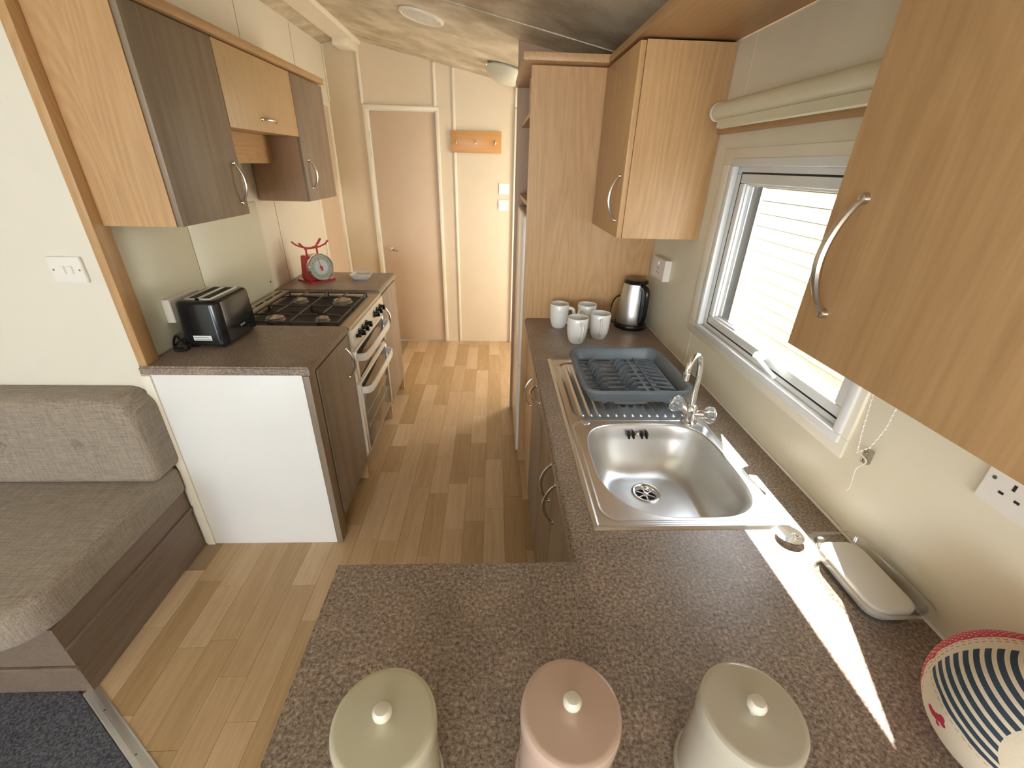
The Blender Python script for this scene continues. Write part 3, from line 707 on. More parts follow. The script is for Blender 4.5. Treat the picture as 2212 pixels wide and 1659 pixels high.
# ------------------------------------------------------------------ toaster
def rounded_box_z(bm, x0, x1, y0, y1, z0, z1, r, rt, taper=0.0, n=6):
    """rounded plan, rounded upper edge, slight taper toward the top"""
    secs = [(z0, 0.006), (z0+0.006, 0.0)]
    for k in range(5):
        a = k*pi/8; secs.append((z1-rt+rt*sin(a), rt*(1-cos(a))))
    secs[-1] = (z1, rt)
    rings = []
    for z, ins in secs:
        q = ins + taper*(z-z0)/(z1-z0)
        rings.append([bm.verts.new((p[0], p[1], z)) for p in rrect(x0+q, x1-q, y0+q, y1-q, max(r-ins*0.5, 0.004), n)])
    m = len(rings[0])
    for a, b in zip(rings, rings[1:]):
        for k in range(m): bm.faces.new((a[k], a[(k+1) % m], b[(k+1) % m], b[k]))
    bm.faces.new(rings[0][::-1]); bm.faces.new(rings[-1])
tx0, tx1, ty0, ty1, tz1 = -1.255, -1.075, 1.676, 1.945, 1.092
ta = thing('toaster', 'black two-slot toaster with white sticker low on its side', 'toaster', (-1.165, 1.81, T))
bm = bmesh.new(); rounded_box_z(bm, tx0, tx1, ty0, ty1, T+0.012, tz1, 0.034, 0.016, 0.006)
link('body', bm, BLACKG, ta, smooth=True)
boxes('foot', [(tx0+0.02, tx0+0.05, ty0+0.02, ty0+0.05, T, T+0.013), (tx1-0.05, tx1-0.02, ty0+0.02, ty0+0.05, T, T+0.013), (tx0+0.02, tx0+0.05, ty1-0.05, ty1-0.02, T, T+0.013), (tx1-0.05, tx1-0.02, ty1-0.05, ty1-0.02, T, T+0.013)], BLACK, ta)
tx = (tx0+tx1)/2
bm = bmesh.new()
for b in ((tx-0.050, tx-0.043, ty0+0.035, ty1-0.035, tz1-0.001, tz1+0.004), (tx+0.043, tx+0.050, ty0+0.035, ty1-0.035, tz1-0.001, tz1+0.004), (tx-0.008, tx+0.008, ty0+0.035, ty1-0.035, tz1-0.001, tz1+0.004), (tx-0.043, tx+0.043, ty0+0.035, ty0+0.042, tz1-0.001, tz1+0.004), (tx-0.043, tx+0.043, ty1-0.042, ty1-0.035, tz1-0.001, tz1+0.004)): add_box(bm, *b)
link('slot_frame', bm, STEEL, ta, label='steel surround of the two slots')
boxes('slot', [(tx-0.043, tx-0.008, ty0+0.042, ty1-0.042, tz1, tz1+0.0008), (tx+0.008, tx+0.043, ty0+0.042, ty1-0.042, tz1, tz1+0.0008)], DARK, ta)
box('sticker', (tx-0.035, tx+0.035, ty0-0.0008, ty0+0.003, 0.935, 0.955), plain('paper_label', (0.85, 0.86, 0.84), 0.6), ta)
boxes('print', [(tx-0.032, tx+0.025, ty0-0.0014, ty0-0.0008, 0.947, 0.9495), (tx-0.030, tx+0.032, ty0-0.0014, ty0-0.0008, 0.9395, 0.942)], SCREW, ta)
box('badge', (tx1-0.0035, tx1-0.0012, 1.80, 1.835, 0.955, 0.961), STEEL, ta)
tube('cable', [(tx0+0.03, 1.72, 0.92), (-1.262, 1.700, 0.93), (-1.280, 1.672, 0.914), (-1.262, 1.640, 0.906), (-1.228, 1.640, 0.906), (-1.225, 1.668, 0.908), (-1.262, 1.690, 0.925), (-1.284, 1.700, 0.945), (-1.285, 1.680, 0.930), (-1.270, 1.655, 0.914), (-1.236, 1.650, 0.912)], 0.0045, BLACK, ta, 8)

# ------------------------------------------------------------------ switches and sockets
def plate(name, label, cat, c, ax, w, h, mat=WPLAST, depth=0.01, rockers=0, sockets=0, screws=True):
    """ax: outward normal 'x','-x','-y'. width runs along the wall."""
    o = thing(name, label, cat, c)
    n = {'x': Vector((1, 0, 0)), '-x': Vector((-1, 0, 0)), '-y': Vector((0, -1, 0))}[ax]
    wv = {'x': Vector((0, 1, 0)), '-x': Vector((0, -1, 0)), '-y': Vector((1, 0, 0))}[ax]; zv = Vector((0, 0, 1)); C = Vector(c)
    def lb(nm, u0, u1, v0, v1, d0, d1, m, bev=0.0, par=o):
        bm = bmesh.new(); vs = add_box(bm, u0, u1, v0, v1, d0, d1)
        if bev: bmesh.ops.bevel(bm, geom=bm.edges[:], offset=bev, segments=2, affect='EDGES')
        for v in bm.verts: q = v.co.copy(); v.co = C + wv*q.x + zv*q.y + n*q.z
        bmesh.ops.recalc_face_normals(bm, faces=bm.faces[:])
        return link(nm, bm, m, par, smooth=bool(bev))
    lb('face_plate', -w/2, w/2, -h/2, h/2, 0, depth, mat, 0.002)
    if rockers:
        for k in range(rockers):
            u = (k-(rockers-1)/2)*0.022*(w/0.1 if rockers < 3 else 0.9)
            lb('rocker', u-0.0085, u+0.0085, -0.013, 0.013, depth-0.001, depth+0.004, mat, 0.0015)
    if sockets:
        for k in range(sockets):
            u = 0 if sockets == 1 else (k-0.5)*0.066
            lb('pin_hole', u-0.002, u+0.002, -0.004, 0.006, depth-0.0004, depth+0.0006, DARK)
            for s in (-1, 1): lb('pin_hole', u+s*0.011-0.0035, u+s*0.011+0.0035, -0.018, -0.014, depth-0.0004, depth+0.0006, DARK)
            su = u if sockets == 1 else (k-0.5)*0.026
            lb('rocker', su-0.005, su+0.005, 0.016, 0.032, depth-0.001, depth+0.004, mat, 0.001)
    if screws:
        for s in (-1, 1):
            lathe('screw', [(0, 0), (0.003, 0), (0.003, 0.0012), (0, 0.0015)], C + wv*s*(w/2-0.013) + n*(depth-0.0002), SCREW, o, 10, axis_to(n))
    return o
plate('light_switch', 'white double light switch on the cream wall above the sofa', 'switch', (-1.405, YN, 1.251), '-y', 0.108, 0.084, rockers=2)
plate('socket', 'white double socket on the glass behind the toaster', 'socket', (XL+0.007, 1.795, 1.045), 'x', 0.19, 0.092, depth=0.032, sockets=2, screws=False)
plate('light_switch', 'white single switch on the far wall, upper of the two plates', 'switch', (0.087, YB, 1.409), '-y', 0.088, 0.086, rockers=1)
plate('light_switch', 'white triple light switch on the far wall, lower of the two plates', 'switch', (0.083, YB, 1.277), '-y', 0.088, 0.086, rockers=3)
plate('socket', 'white switched socket on the window wall behind the kettle', 'socket', (XR, 1.935, 1.200), '-x', 0.15, 0.090, depth=0.03, sockets=1, screws=False)
plate('socket', 'white double socket on the window wall below the nearest wall cabinet', 'socket', (XR, 0.430, 1.194), '-x', 0.147, 0.088, depth=0.008, sockets=2)

# ------------------------------------------------------------------ coat hooks
ch = thing('coat_hook_board', 'small orange-brown wooden board with three chrome hooks on the far wall', 'coat hooks', (-0.15, YB, 1.757))
box('board', (-0.357, 0.058, YB-0.022, YB-0.012, 1.677, 1.836), HOOKW, ch, 0.002)
box('batten', (-0.30, 0.0, YB-0.012, YB, 1.70, 1.81), HOOKW, ch)
for hx in (-0.308, -0.150, 0.010):
    tube('hook', [(hx, YB-0.022, 1.768), (hx, YB-0.030, 1.764), (hx, YB-0.034, 1.748), (hx, YB-0.044, 1.738), (hx, YB-0.056, 1.744), (hx, YB-0.058, 1.756)], [0.006, 0.006, 0.005, 0.005, 0.005, 0.006], CHROME, ch, 8)

# ------------------------------------------------------------------ scales
sc_ = thing('kitchen_scales', 'red retro kitchen scales with round dial and curved tray cradle', 'scales', (-1.145, 2.85, T))
A = radians(50); RZ = Matrix.Rotation(A, 3, 'Z'); SC0 = Vector((-1.145, 2.85, T))
def sb(nm, bm, m, smooth=True, par=None, label=None):
    for v in bm.verts: v.co = RZ @ v.co + SC0
    bmesh.ops.recalc_face_normals(bm, faces=bm.faces[:])
    return link(nm, bm, m, par or sc_, smooth=smooth, label=label)
bm = bmesh.new()
vs = [(-0.085, -0.080, 0.004), (0.085, -0.080, 0.004), (0.085, 0.070, 0.004), (-0.085, 0.070, 0.004)]
add_box(bm, -0.088, 0.088, -0.082, 0.075, 0.0, 0.010); bmesh.ops.bevel(bm, geom=bm.edges[:], offset=0.003, segments=2, affect='EDGES'); sb('base', bm, RED)
bm = bmesh.new(); b = add_box(bm, -0.068, 0.068, -0.055, 0.055, 0.010, 0.158)
for v in b[4:]: v.co.x *= 0.86; v.co.y *= 0.78
bmesh.ops.bevel(bm, geom=bm.edges[:], offset=0.006, segments=2, affect='EDGES'); sb('housing', bm, RED)
for s in (-1, 1):
    bm = bmesh.new(); add_tube(bm, [(s*0.036, 0.0, 0.155), (s*0.036, 0.0, 0.200)], 0.006, 8); sb('bracket', bm, RED)
bm = bmesh.new(); add_tube(bm, [(-0.045, 0, 0.200), (0.045, 0, 0.200)], 0.006, 8)
for sy in (-1, 1):
    add_tube(bm, [(-0.095, sy*0.045, 0.243), (-0.075, sy*0.040, 0.222), (-0.045, sy*0.02, 0.206), (0, 0.0, 0.203), (0.045, sy*0.02, 0.206), (0.075, sy*0.040, 0.222), (0.095, sy*0.045, 0.243)], [0.009, 0.010, 0.009, 0.008, 0.009, 0.010, 0.009], 8, flat=0.55)
sb('tray_cradle', bm, RED)
tilt = Matrix.Rotation(radians(0), 3, 'X'); dm = RZ @ axis_to((0, -1, 0.12)).copy()
DC = SC0 + RZ @ Vector((0, -0.052, 0.090))
def disc(nm, prof, m, par, label=None, n=48): return lathe(nm, prof, DC, m, par, n, dm, label)
rim = disc('dial_rim', [(0, 0), (0.078, 0.0), (0.082, 0.012), (0.082, 0.034), (0.078, 0.038), (0.075, 0.034), (0.075, 0.028), (0, 0.028)], CHROME, sc_, 'chrome dial rim')
disc('dial_face', [(0, 0.0283), (0.0745, 0.0283), (0.0745, 0.030), (0, 0.030)], plain('grey_green_dial', (0.42, 0.47, 0.43), 0.4), sc_, 'grey-green outer dial')
disc('dial_centre', [(0, 0.0301), (0.044, 0.0301), (0.044, 0.0308), (0, 0.0308)], plain('pale_dial', (0.62, 0.66, 0.66), 0.4), sc_, 'pale inner dial')
bm = bmesh.new()
for k in range(60):
    a = k*2*pi/60; r0_, r1_ = (0.052, 0.062) if k % 5 == 0 else (0.057, 0.062); hw = 0.0011 if k % 5 == 0 else 0.0005
    v = add_box(bm, -hw, hw, r0_, r1_, 0.0301, 0.0306); R2 = Matrix.Rotation(a, 3, 'Z')
    for q in v: q.co = dm @ (R2 @ q.co) + DC
bmesh.ops.recalc_face_normals(bm, faces=bm.faces[:]); mk = link('scale_marks', bm, plain('dial_ink', (0.10, 0.13, 0.12), 0.5), sc_)
bm = bmesh.new()
v = add_box(bm, -0.0012, 0.0012, -0.005, 0.055, 0.032, 0.0330); v2 = add_box(bm, -0.006, 0.006, -0.022, 0.0, 0.0312, 0.034)
zr = Matrix.Rotation(radians(10), 3, 'Z')
for q in bm.verts: q.co = dm @ (zr @ q.co) + DC
bmesh.ops.recalc_face_normals(bm, faces=bm.faces[:]); link('pointer', bm, RED, sc_)
disc('pointer_hub', [(0, 0.031), (0.009, 0.031), (0.008, 0.0365), (0, 0.037)], RED, sc_, None, 20)
disc('dial_glass', [(0, 0.0368), (0.076, 0.0368), (0.076, 0.0376), (0, 0.0376)], GLASS, sc_)

# small white tub by the scales
def open_tub(name, x0, x1, y0, y1, z0, z1, inset, mat, parent, lip=0.006, th=0.0015, rad=0.012, rot=0.0):
    bm = bmesh.new(); cx, cy = (x0+x1)/2, (y0+y1)/2
    secs = [(z0, inset), (z1, 0), (z1, -lip), (z1-0.002, -lip), (z1-0.002, -0.0005), (z0-0.0, inset-th)]
    secs = [(z0+th, inset+th), (z1, th), (z1+0.001, -lip), (z1-0.0015, -lip), (z1-0.0015, -0.0002), (z0, inset)]
    rings = []
    for z, q in secs:
        ring = []
        for p in rrect(x0+q, x1-q, y0+q, y1-q, rad, 5):
            a, b = p[0]-cx, p[1]-cy; ring.append(bm.verts.new((cx+a*cos(rot)-b*sin(rot), cy+a*sin(rot)+b*cos(rot), z)))
        rings.append(ring)
    m = len(rings[0])
    for a, b in zip(rings, rings[1:]):
        for k in range(m): bm.faces.new((a[k], a[(k+1) % m], b[(k+1) % m], b[k]))
    bm.faces.new(rings[0]); bm.faces.new(rings[-1][::-1])
    bmesh.ops.recalc_face_normals(bm, faces=bm.faces[:])
    return link(name, bm, mat, parent, smooth=True)
TUBW = plain('translucent_white_tub', (0.86, 0.86, 0.85), 0.2, var=0.01, Transmission_Weight=0.2)
tb = thing('plastic_tub', 'small white plastic tub on the worktop behind the hob, right of the scales', 'tub', (-0.873, 2.92, T))
open_tub('tub', -0.935, -0.812, 2.855, 2.985, T+0.0005, T+0.032, 0.016, TUBW, tb, 0.004)
box('contents', (-0.915, -0.832, 2.875, 2.965, T+0.003, T+0.018), WPLAST, tb, 0.003)

# ================================================================== RIGHT RUN
# tall beech end panel and fridge housing behind it
tp = thing('tall_housing', 'tall beech panelled fridge housing at the end of the right worktop', 'cabinet', (0.45, 2.45, 0))
box('side_panel', (0.150, XR-0.001, YR, YR+0.018, 0.0, 1.956), BEECH, tp)
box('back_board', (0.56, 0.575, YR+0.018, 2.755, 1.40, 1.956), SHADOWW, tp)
for z in (1.43, 1.78): box('shelf', (0.150, 0.56, YR+0.018, 2.755, z, z+0.018), BEECHY, tp)
box('divider', (0.165, 0.56, 2.42, 2.435, 1.798, 1.956), BEECH, tp)
fr = thing('fridge_freezer', 'white fridge freezer seen edge-on behind the tall beech panel', 'fridge', (0.42, 2.45, 0))
box('cabinet', (0.185, 0.70, YR+0.030, 2.745, 0.02, 1.385), FRIDGE, fr, 0.008)
d = box('door', (0.138, 0.183, YR+0.030, 2.745, 0.62, 1.385), FRIDGE, fr, 0.012, 3)
d2_ = box('door', (0.138, 0.183, YR+0.030, 2.745, 0.05, 0.61), FRIDGE, fr, 0.012, 3)
boxes('foot', [(0.2, 0.24, 2.17, 2.21, 0, 0.02), (0.2, 0.24, 2.67, 2.71, 0, 0.02), (0.6, 0.64, 2.17, 2.21, 0, 0.02), (0.6, 0.64, 2.67, 2.71, 0, 0.02)], BLACK, fr)
# taller partition beyond
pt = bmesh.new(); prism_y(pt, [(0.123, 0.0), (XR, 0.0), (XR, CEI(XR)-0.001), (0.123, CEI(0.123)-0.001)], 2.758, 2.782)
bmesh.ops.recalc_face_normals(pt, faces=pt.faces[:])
pto = link('wall_partition', pt, SHADOWW); structure(pto)  # shade on the camera-facing side is put into the colour
# beech cornice/soffit running over the tall housing and above the window
cor = thing('cornice', 'beech cornice shelf bridging over the window between the right-hand cabinets', 'cornice', (0.6, 1.2, 1.96))
box('board', (0.448, XR-0.001, -0.60, YR-0.055, 1.962, 1.986), BEECHY, cor, 0.002)
box('board', (0.112, XR-0.001, YR-0.055, 2.757, 1.962, 1.990), BEECHY, cor, 0.002)
# far right wall cabinet
ZR, XD = 1.3624, 0.4754
rc = thing('wall_cabinet', 'beech wall cabinet above the mugs, between tall housing and window', 'cabinet', (0.61, 1.86, ZR))
box('body', (XD, XR-0.001, 1.6646, YR-0.001, ZR, 1.956), BEECH, rc)
d = box('door', (XD-0.021, XD-0.002, 1.6646, YR-0.010, ZR+0.001, 1.953), BEECH, rc, 0.001)
cab_handle(d, (XD-0.021, 1.712, 1.570), (XD-0.021, 1.712, 1.420), (-1, 0, 0), 0.030)
# near right wall cabinet
nc = thing('wall_cabinet', 'large beech wall cabinet in the right foreground with bow handle', 'cabinet', (0.61, 0.1, ZR))
box('body', (0.472, XR-0.001, -0.35, 0.6066, ZR, 1.956), BEECH, nc)
d = box('door', (0.453, 0.471, 0.134, 0.6066, ZR, 1.953), BEECH, nc, 0.001)
cab_handle(d, (0.453, 0.556, 1.570), (0.453, 0.556, 1.425), (-1, 0, 0), 0.030)
d = box('door', (0.453, 0.471, -0.345, 0.130, ZR, 1.953), BEECH, nc, 0.001)

# right worktop with sink cut-out, and peninsula
SX0, SX1, SY0, SY1 = 0.219, 0.658, 0.677, 1.593
bm = bmesh.new()
def cell(x0, x1, y0, y1): return (x0, x1, y0, y1)
xs = [XPL, XRF, SX0+0.012, SX1-0.012, XR-0.002]; ys = [0.02, YP, SY0+0.012, SY1-0.012, YR-0.001]
vd = {}
def gv(i, j, z):
    k = (i, j, z)
    if k not in vd: vd[k] = bm.verts.new((xs[i], ys[j], z))
    return vd[k]
solid = {(i, j) for i in range(4) for j in range(4) if not (i == 0 and j > 0) and not (i == 2 and j == 2)}
for (i, j) in solid:
    bm.faces.new((gv(i, j, T), gv(i+1, j, T), gv(i+1, j+1, T), gv(i, j+1, T)))
    bm.faces.new((gv(i, j+1, 0.868), gv(i+1, j+1, 0.868), gv(i+1, j, 0.868), gv(i, j, 0.868)))
    for (di, dj, a, b) in ((0, -1, (i, j), (i+1, j)), (1, 0, (i+1, j), (i+1, j+1)), (0, 1, (i+1, j+1), (i, j+1)), (-1, 0, (i, j+1), (i, j))):
        if (i+di, j+dj) not in solid:
            bm.faces.new((gv(*a, 0.868), gv(*b, 0.868), gv(*b, T), gv(*a, T)))
es = [e for e in bm.edges if all(abs(v.co.z-T) < 1e-6 for v in e.verts) and len(e.link_faces) == 2 and any(abs(f.normal.z) < 0.5 for f in e.link_faces)]
bm.normal_update()
es = [e for e in bm.edges if all(abs(v.co.z-T) < 1e-6 for v in e.verts) and len(e.link_faces) == 2 and any(abs(f.normal.z) < 0.5 for f in e.link_faces)
      and (all(v.co.x < XRF+0.001 for v in e.verts) or all(v.co.y < 0.03 for v in e.verts))]
bmesh.ops.bevel(bm, geom=es, offset=0.007, segments=3, affect='EDGES')
bmesh.ops.recalc_face_normals(bm, faces=bm.faces[:])
wt = thing('worktop', 'L-shaped grey-brown speckled worktop holding the sink and running out as a peninsula', 'worktop', (0.2, 1.0, 0.868))
link('slab', bm, STONE, wt, smooth=True)
box('joint_line', (0.150, 0.1515, 0.03, YP-0.008, T-0.0004, T+0.0002), plain('worktop_joint', (0.20, 0.16, 0.125), 0.5), wt)
tube('sealant', [(XR-0.003, 0.03, T+0.001), (XR-0.003, YR-0.002, T+0.001)], 0.004, WPLAST, wt, 8, label='pale sealant bead along the wall')
# base units, right: fronts face the aisle
XB = 0.180
def base_unit(label, y0, y1, mat, doors, drawer=False):
    o = thing('base_cabinet', label, 'cabinet', (0.45, (y0+y1)/2, 0))
    boxes('body', [(XB+0.019, XR-0.01, y0+0.001, y1-0.001, 0.11, 0.862 if (y1 > 1.6 or y1 < 0.66) else 0.700), (XB+0.08, XR-0.01, y0+0.001, y1-0.001, 0.0, 0.11)], mat, o)
    for (a, b, z0, z1, hs) in doors:
        d = box('door' if z1-z0 > 0.3 else 'drawer', (XB, XB+0.018, a, b, z0, z1), mat, o, 0.001)
        if hs:
            if hs[0] == 'v': cab_handle(d, (XB, hs[1], hs[2]), (XB, hs[1], hs[2]-0.14), (-1, 0, 0), 0.030)
            else: cab_handle(d, (XB, hs[1]-0.07, hs[2]), (XB, hs[1]+0.07, hs[2]), (-1, 0, 0), 0.030)
    return o
base_unit('pale beech base cabinet at the far end of the right run', 1.72, YR-0.002, BEECHP, [(1.723, YR-0.004, 0.115, 0.856, ('v', 1.78, 0.72))])
base_unit('dark base cabinet with drawer, between the pale one and the sink', 1.32, 1.72, DRIFT, [(1.323, 1.717, 0.73, 0.856, ('h', 1.50, 0.79)), (1.323, 1.717, 0.115, 0.724, None)])
base_unit('dark base cabinet under the sink with two bow handles', 0.68, 1.32, DRIFT, [(1.003, 1.317, 0.115, 0.856, ('v', 1.050, 0.790)), (0.683, 0.997, 0.115, 0.856, ('v', 0.955, 0.79))])
base_unit('dark corner base cabinet where worktop meets peninsula', 0.58, 0.68, DRIFT, [])
# drop the pale unit's plinth end panel visible at the floor
pn = thing('peninsula_base', 'brown panelled base under the peninsula worktop', 'cabinet', (0.2, 0.3, 0))
box('body', (-0.24, XR-0.01, 0.10, 0.575, 0.0045, 0.866), DRIFT, pn)

# ------------------------------------------------------------------ sink (height field)
def ss(a, b, x):
    t = min(1, max(0, (x-a)/(b-a))); return t*t*(3-2*t)
def sdrr(px, py, x0, x1, y0, y1, rf):
    cx, cy, hx, hy = (x0+x1)/2, (y0+y1)/2, (x1-x0)/2, (y1-y0)/2
    qx, qy = abs(px-cx)-hx+rf, abs(py-cy)-hy+rf
    return min(max(qx, qy), 0) + math.hypot(max(qx, 0), max(qy, 0)) - rf
BX0, BX1, BY0, BY1 = 0.266, 0.630, 0.712, 1.100
DRX, DRY = 0.447, 0.965
RX0, RX1, RY0, RY1 = 0.250, 0.612, 1.135, 1.556
def bowl_t(x, y):
    """distance-like value from the bowl's rim inwards (superellipse plan)"""
    cx, cy, hx, hy = (BX0+BX1)/2, (BY0+BY1)/2, (BX1-BX0)/2, (BY1-BY0)/2
    n = 2.5 if (x < cx and y < cy) else 3.8
    rho = (abs((x-cx)/hx)**n + abs((y-cy)/hy)**n)**(1/n)
    return (1-rho)*hx
def sink_z(x, y):
    z = T + 0.0060
    e = min(x-SX0, SX1-x, y-SY0, SY1-y); z -= 0.0055*(1-ss(0.0, 0.007, e))
    z -= 0.0020*ss(0.008, 0.013, e)
    # raised/recessed ledge line round the bowl area
    dl = sdrr(x, y, 0.242, 0.642, 0.698, 1.122, 0.05)
    z += 0.0016*math.exp(-(dl/0.0028)**2)
    t = bowl_t(x, y)
    if t > -0.003:
        t += 0.003; z -= 0.148*(1-(1-min(1, t/0.075))**2.2)*ss(0, 0.012, t) if t < 0.075 else 0.148
        rr = math.hypot(x-DRX, y-DRY); z -= 0.0035*(1-ss(0.03, 0.12, rr)) * ss(0.05, 0.08, t)
        z -= 0.017*(1-ss(0.030, 0.037, rr))
    dr_ = sdrr(x, y, RX0, RX1, RY0, RY1, 0.05)
    # drainer basin, bottom edge bowed
    if dr_ < 0:
        q = ss(0, 0.010, -dr_); z -= 0.0040*q
        if RY0+0.012 < y < RY1-0.012 and x > 0.262:
            fy = ss(RY0+0.014, RY0+0.020, y) * (1-ss(RY1-0.024, RY1-0.014, y))
            ph = (x-0.268)/0.0262; fr_ = ph-math.floor(ph)
            if x < 0.598: z += 0.0052*fy*math.exp(-((fr_-0.5)/0.17)**2)
    return z
sk = thing('sink', 'stainless steel inset sink with rounded bowl and ribbed drainer', 'sink', (0.44, 1.13, T))
bm = bmesh.new(); NX, NY = 240, 400
rows = []
for j in range(NY+1):
    y = SY0 + (SY1-SY0)*j/NY
    rows.append([bm.verts.new((SX0+(SX1-SX0)*i/NX, y, sink_z(SX0+(SX1-SX0)*i/NX, y))) for i in range(NX+1)])
for j in range(NY):
    for i in range(NX): bm.faces.new((rows[j][i], rows[j][i+1], rows[j+1][i+1], rows[j+1][i]))
me = bpy.data.meshes.new('basin'); bm.to_mesh(me); bm.free(); me.materials.append(STEEL)
for p in me.polygons: p.use_smooth = True
bo = bpy.data.objects.new('basin', me); COL.objects.link(bo); bo.parent = sk; bo.location = -sk.location
zb = T+0.006-0.148-0.0050
wst = lathe('waste', [(0.0, -0.013), (0.026, -0.013), (0.029, -0.004), (0.033, 0.001), (0.037, 0.0022), (0.041, 0.0010), (0.042, -0.002)], (DRX, DRY, zb+0.001), CHROME, sk, 40)
bm = bmesh.new()
for k in range(6):
    v = add_box(bm, -0.0022, 0.0022, 0.006, 0.027, -0.0075, -0.0055); R2 = Matrix.Rotation(k*pi/3, 3, 'Z')
    for q in v: q.co = R2 @ q.co + Vector((DRX, DRY, zb+0.001))
add_lathe(bm, [(0, -0.009), (0.009, -0.009), (0.008, -0.004), (0, -0.003)], (DRX, DRY, zb+0.001), 20)
bmesh.ops.recalc_face_normals(bm, faces=bm.faces[:]); link('strainer', bm, CHROME, wst, smooth=True)
lathe('waste_hole', [(0, 0), (0.026, 0), (0.026, 0.0006), (0, 0.0006)], (DRX, DRY, zb-0.0120), DARK, wst, 24)
# overflow slots on the far wall of the bowl
for k, ox in enumerate((0.412, 0.426, 0.452, 0.466)):
    box('overflow_slot', (ox-0.0028, ox+0.0028, 1.074, 1.0925, 0.866, 0.886), DARK, sk, 0.0015)
lathe('overflow_screw', [(0, 0), (0.006, 0), (0.005, 0.003), (0, 0.004)], (0.439, 1.085, 0.877), CHROME, sk, 12, axis_to((0, -1, 0.3)))
lathe('tap_hole_cover', [(0.0145, 0.0), (0.0145, 0.0015), (0.011, 0.0035), (0, 0.0045)], (0.2815, 1.110, T+0.0038), STEEL, sk, 28)

# ------------------------------------------------------------------ mixer tap
TX, TY = 0.602, 1.112
tp_ = thing('mixer_tap', 'chrome mixer tap with swan-neck spout and two crystal handles', 'tap', (TX, TY, T))
lathe('body', [(0, 0), (0.024, 0), (0.024, 0.006), (0.018, 0.012), (0.016, 0.035), (0.019, 0.045), (0.016, 0.056), (0.011, 0.062), (0, 0.064)], (TX, TY, T+0.004), CHROME, tp_, 28)
sp = [(TX, TY, 0.955), (TX-0.001, TY+0.003, 1.00), (TX, TY+0.006, 1.06), (TX-0.003, TY+0.006, 1.095), (TX-0.012, TY+0.002, 1.118), (TX-0.026, TY-0.006, 1.128), (TX-0.040, TY-0.014, 1.120), (TX-0.049, TY-0.020, 1.100), (TX-0.052, TY-0.022, 1.075)]
tube('spout', sp, 0.0085, CHROME, tp_, 16)
tube('aerator', [(TX-0.052, TY-0.022, 1.080), (TX-0.0525, TY-0.0225, 1.060)], 0.0105, CHROME, tp_, 16)
for s, dv in ((-1, Vector((-0.82, 0.25, 0.50))), (1, Vector((0.75, -0.35, 0.12)))):
    dv.normalize(); b0 = Vector((TX, TY, 0.935)); e = b0 + dv*0.036
    tube('valve_arm', [b0, e], [0.013, 0.012], CHROME, tp_, 14)
    prof = [(0, 0.0), (0.013, 0.0), (0.021, 0.006), (0.024, 0.016), (0.022, 0.028), (0.015, 0.033), (0, 0.033)]
    bm = bmesh.new(); n = 32; rings = []
    for r, z in prof:
        if r == 0: rings.append([bm.verts.new(e)] if z == 0 else [bm.verts.new((0, 0, z))]); 
        else: rings.append([bm.verts.new((r*(1+0.09*cos(8*2*pi*k/n))*cos(2*pi*k/n), r*(1+0.09*cos(8*2*pi*k/n))*sin(2*pi*k/n), z)) for k in range(n)])
    rings[0][0].co = (0, 0, 0)
    for a, b in zip(rings, rings[1:]):
        for k in range(n):
            k2 = (k+1) % n
            if len(a) == 1: bm.faces.new((a[0], b[k2], b[k]))
            elif len(b) == 1: bm.faces.new((a[k], a[k2], b[0]))
            else: bm.faces.new((a[k], a[k2], b[k2], b[k]))
    mt = axis_to(dv)
    for v in bm.verts: v.co = mt @ v.co + e
    bmesh.ops.recalc_face_normals(bm, faces=bm.faces[:]); hk = link('crystal_handle', bm, CRYSTAL, tp_, smooth=True, label='clear crystal handle')
    lathe('cap', [(0, 0.0), (0.014, 0.0), (0.013, 0.0025), (0, 0.004)], e + dv*0.0332, CHROME, hk, 20, mt)

# ------------------------------------------------------------------ dish rack
RKX0, RKX1, RKY0, RKY1 = 0.298, 0.645, 1.200, 1.560
RB, RT = T+0.012, 0.966
rk = thing('dish_rack', 'slate-blue plastic dish drainer tray standing on the ribbed drainer', 'dish rack', (0.45, 1.32, T+0.008))
bm = bmesh.new()
def wob(p, z):
    # the far rim dips and rises a little
    return z + (0.004*cos((p[0]-0.37)*28) - 0.002 if p[1] > 1.50 else 0)
secs = [(RB+0.020, 0.026, 0.03), (RT-0.004, 0.006, 0.04), (RT, 0.000, 0.045), (RT, -0.006, 0.05), (RT-0.010, -0.007, 0.05), (RT-0.011, -0.001, 0.045), (RB+0.004, 0.018, 0.03), (RB+0.004, 0.026, 0.03)]
rings = []
for z, q, rr in secs:
    rings.append([bm.verts.new((p[0], p[1], wob(p, z) if z > RT-0.02 else z)) for p in rrect(RKX0+q, RKX1-q, RKY0+q, RKY1-q, rr, 8)])
m_ = len(rings[0])
for a, b in zip(rings, rings[1:] + rings[:1]):
    for k in range(m_): bm.faces.new((a[k], a[(k+1) % m_], b[(k+1) % m_], b[k]))
bmesh.ops.recalc_face_normals(bm, faces=bm.faces[:]); link('tray_wall', bm, RACK, rk, smooth=True)
fz0, fz1 = RB+0.014, RB+0.019
x0, x1, y0, y1 = RKX0+0.024, RKX1-0.024, RKY0+0.024, RKY1-0.024
nb_ = 9; py = (y1-y0)/nb_
for k in range(nb_+1):
    yy = y0+k*py; box('floor_slat', (x0, x1, yy-0.0075, yy+0.0075, fz0, fz1), RACK, rk)
for xx in (x0+0.004, x0+0.055, x0+0.135, x0+0.158, x0+0.200, x0+0.236, x1-0.004):
    box('cross_rib', (xx-0.006, xx+0.006, y0, y1, fz0-0.002, fz1-0.0005), RACK, rk)
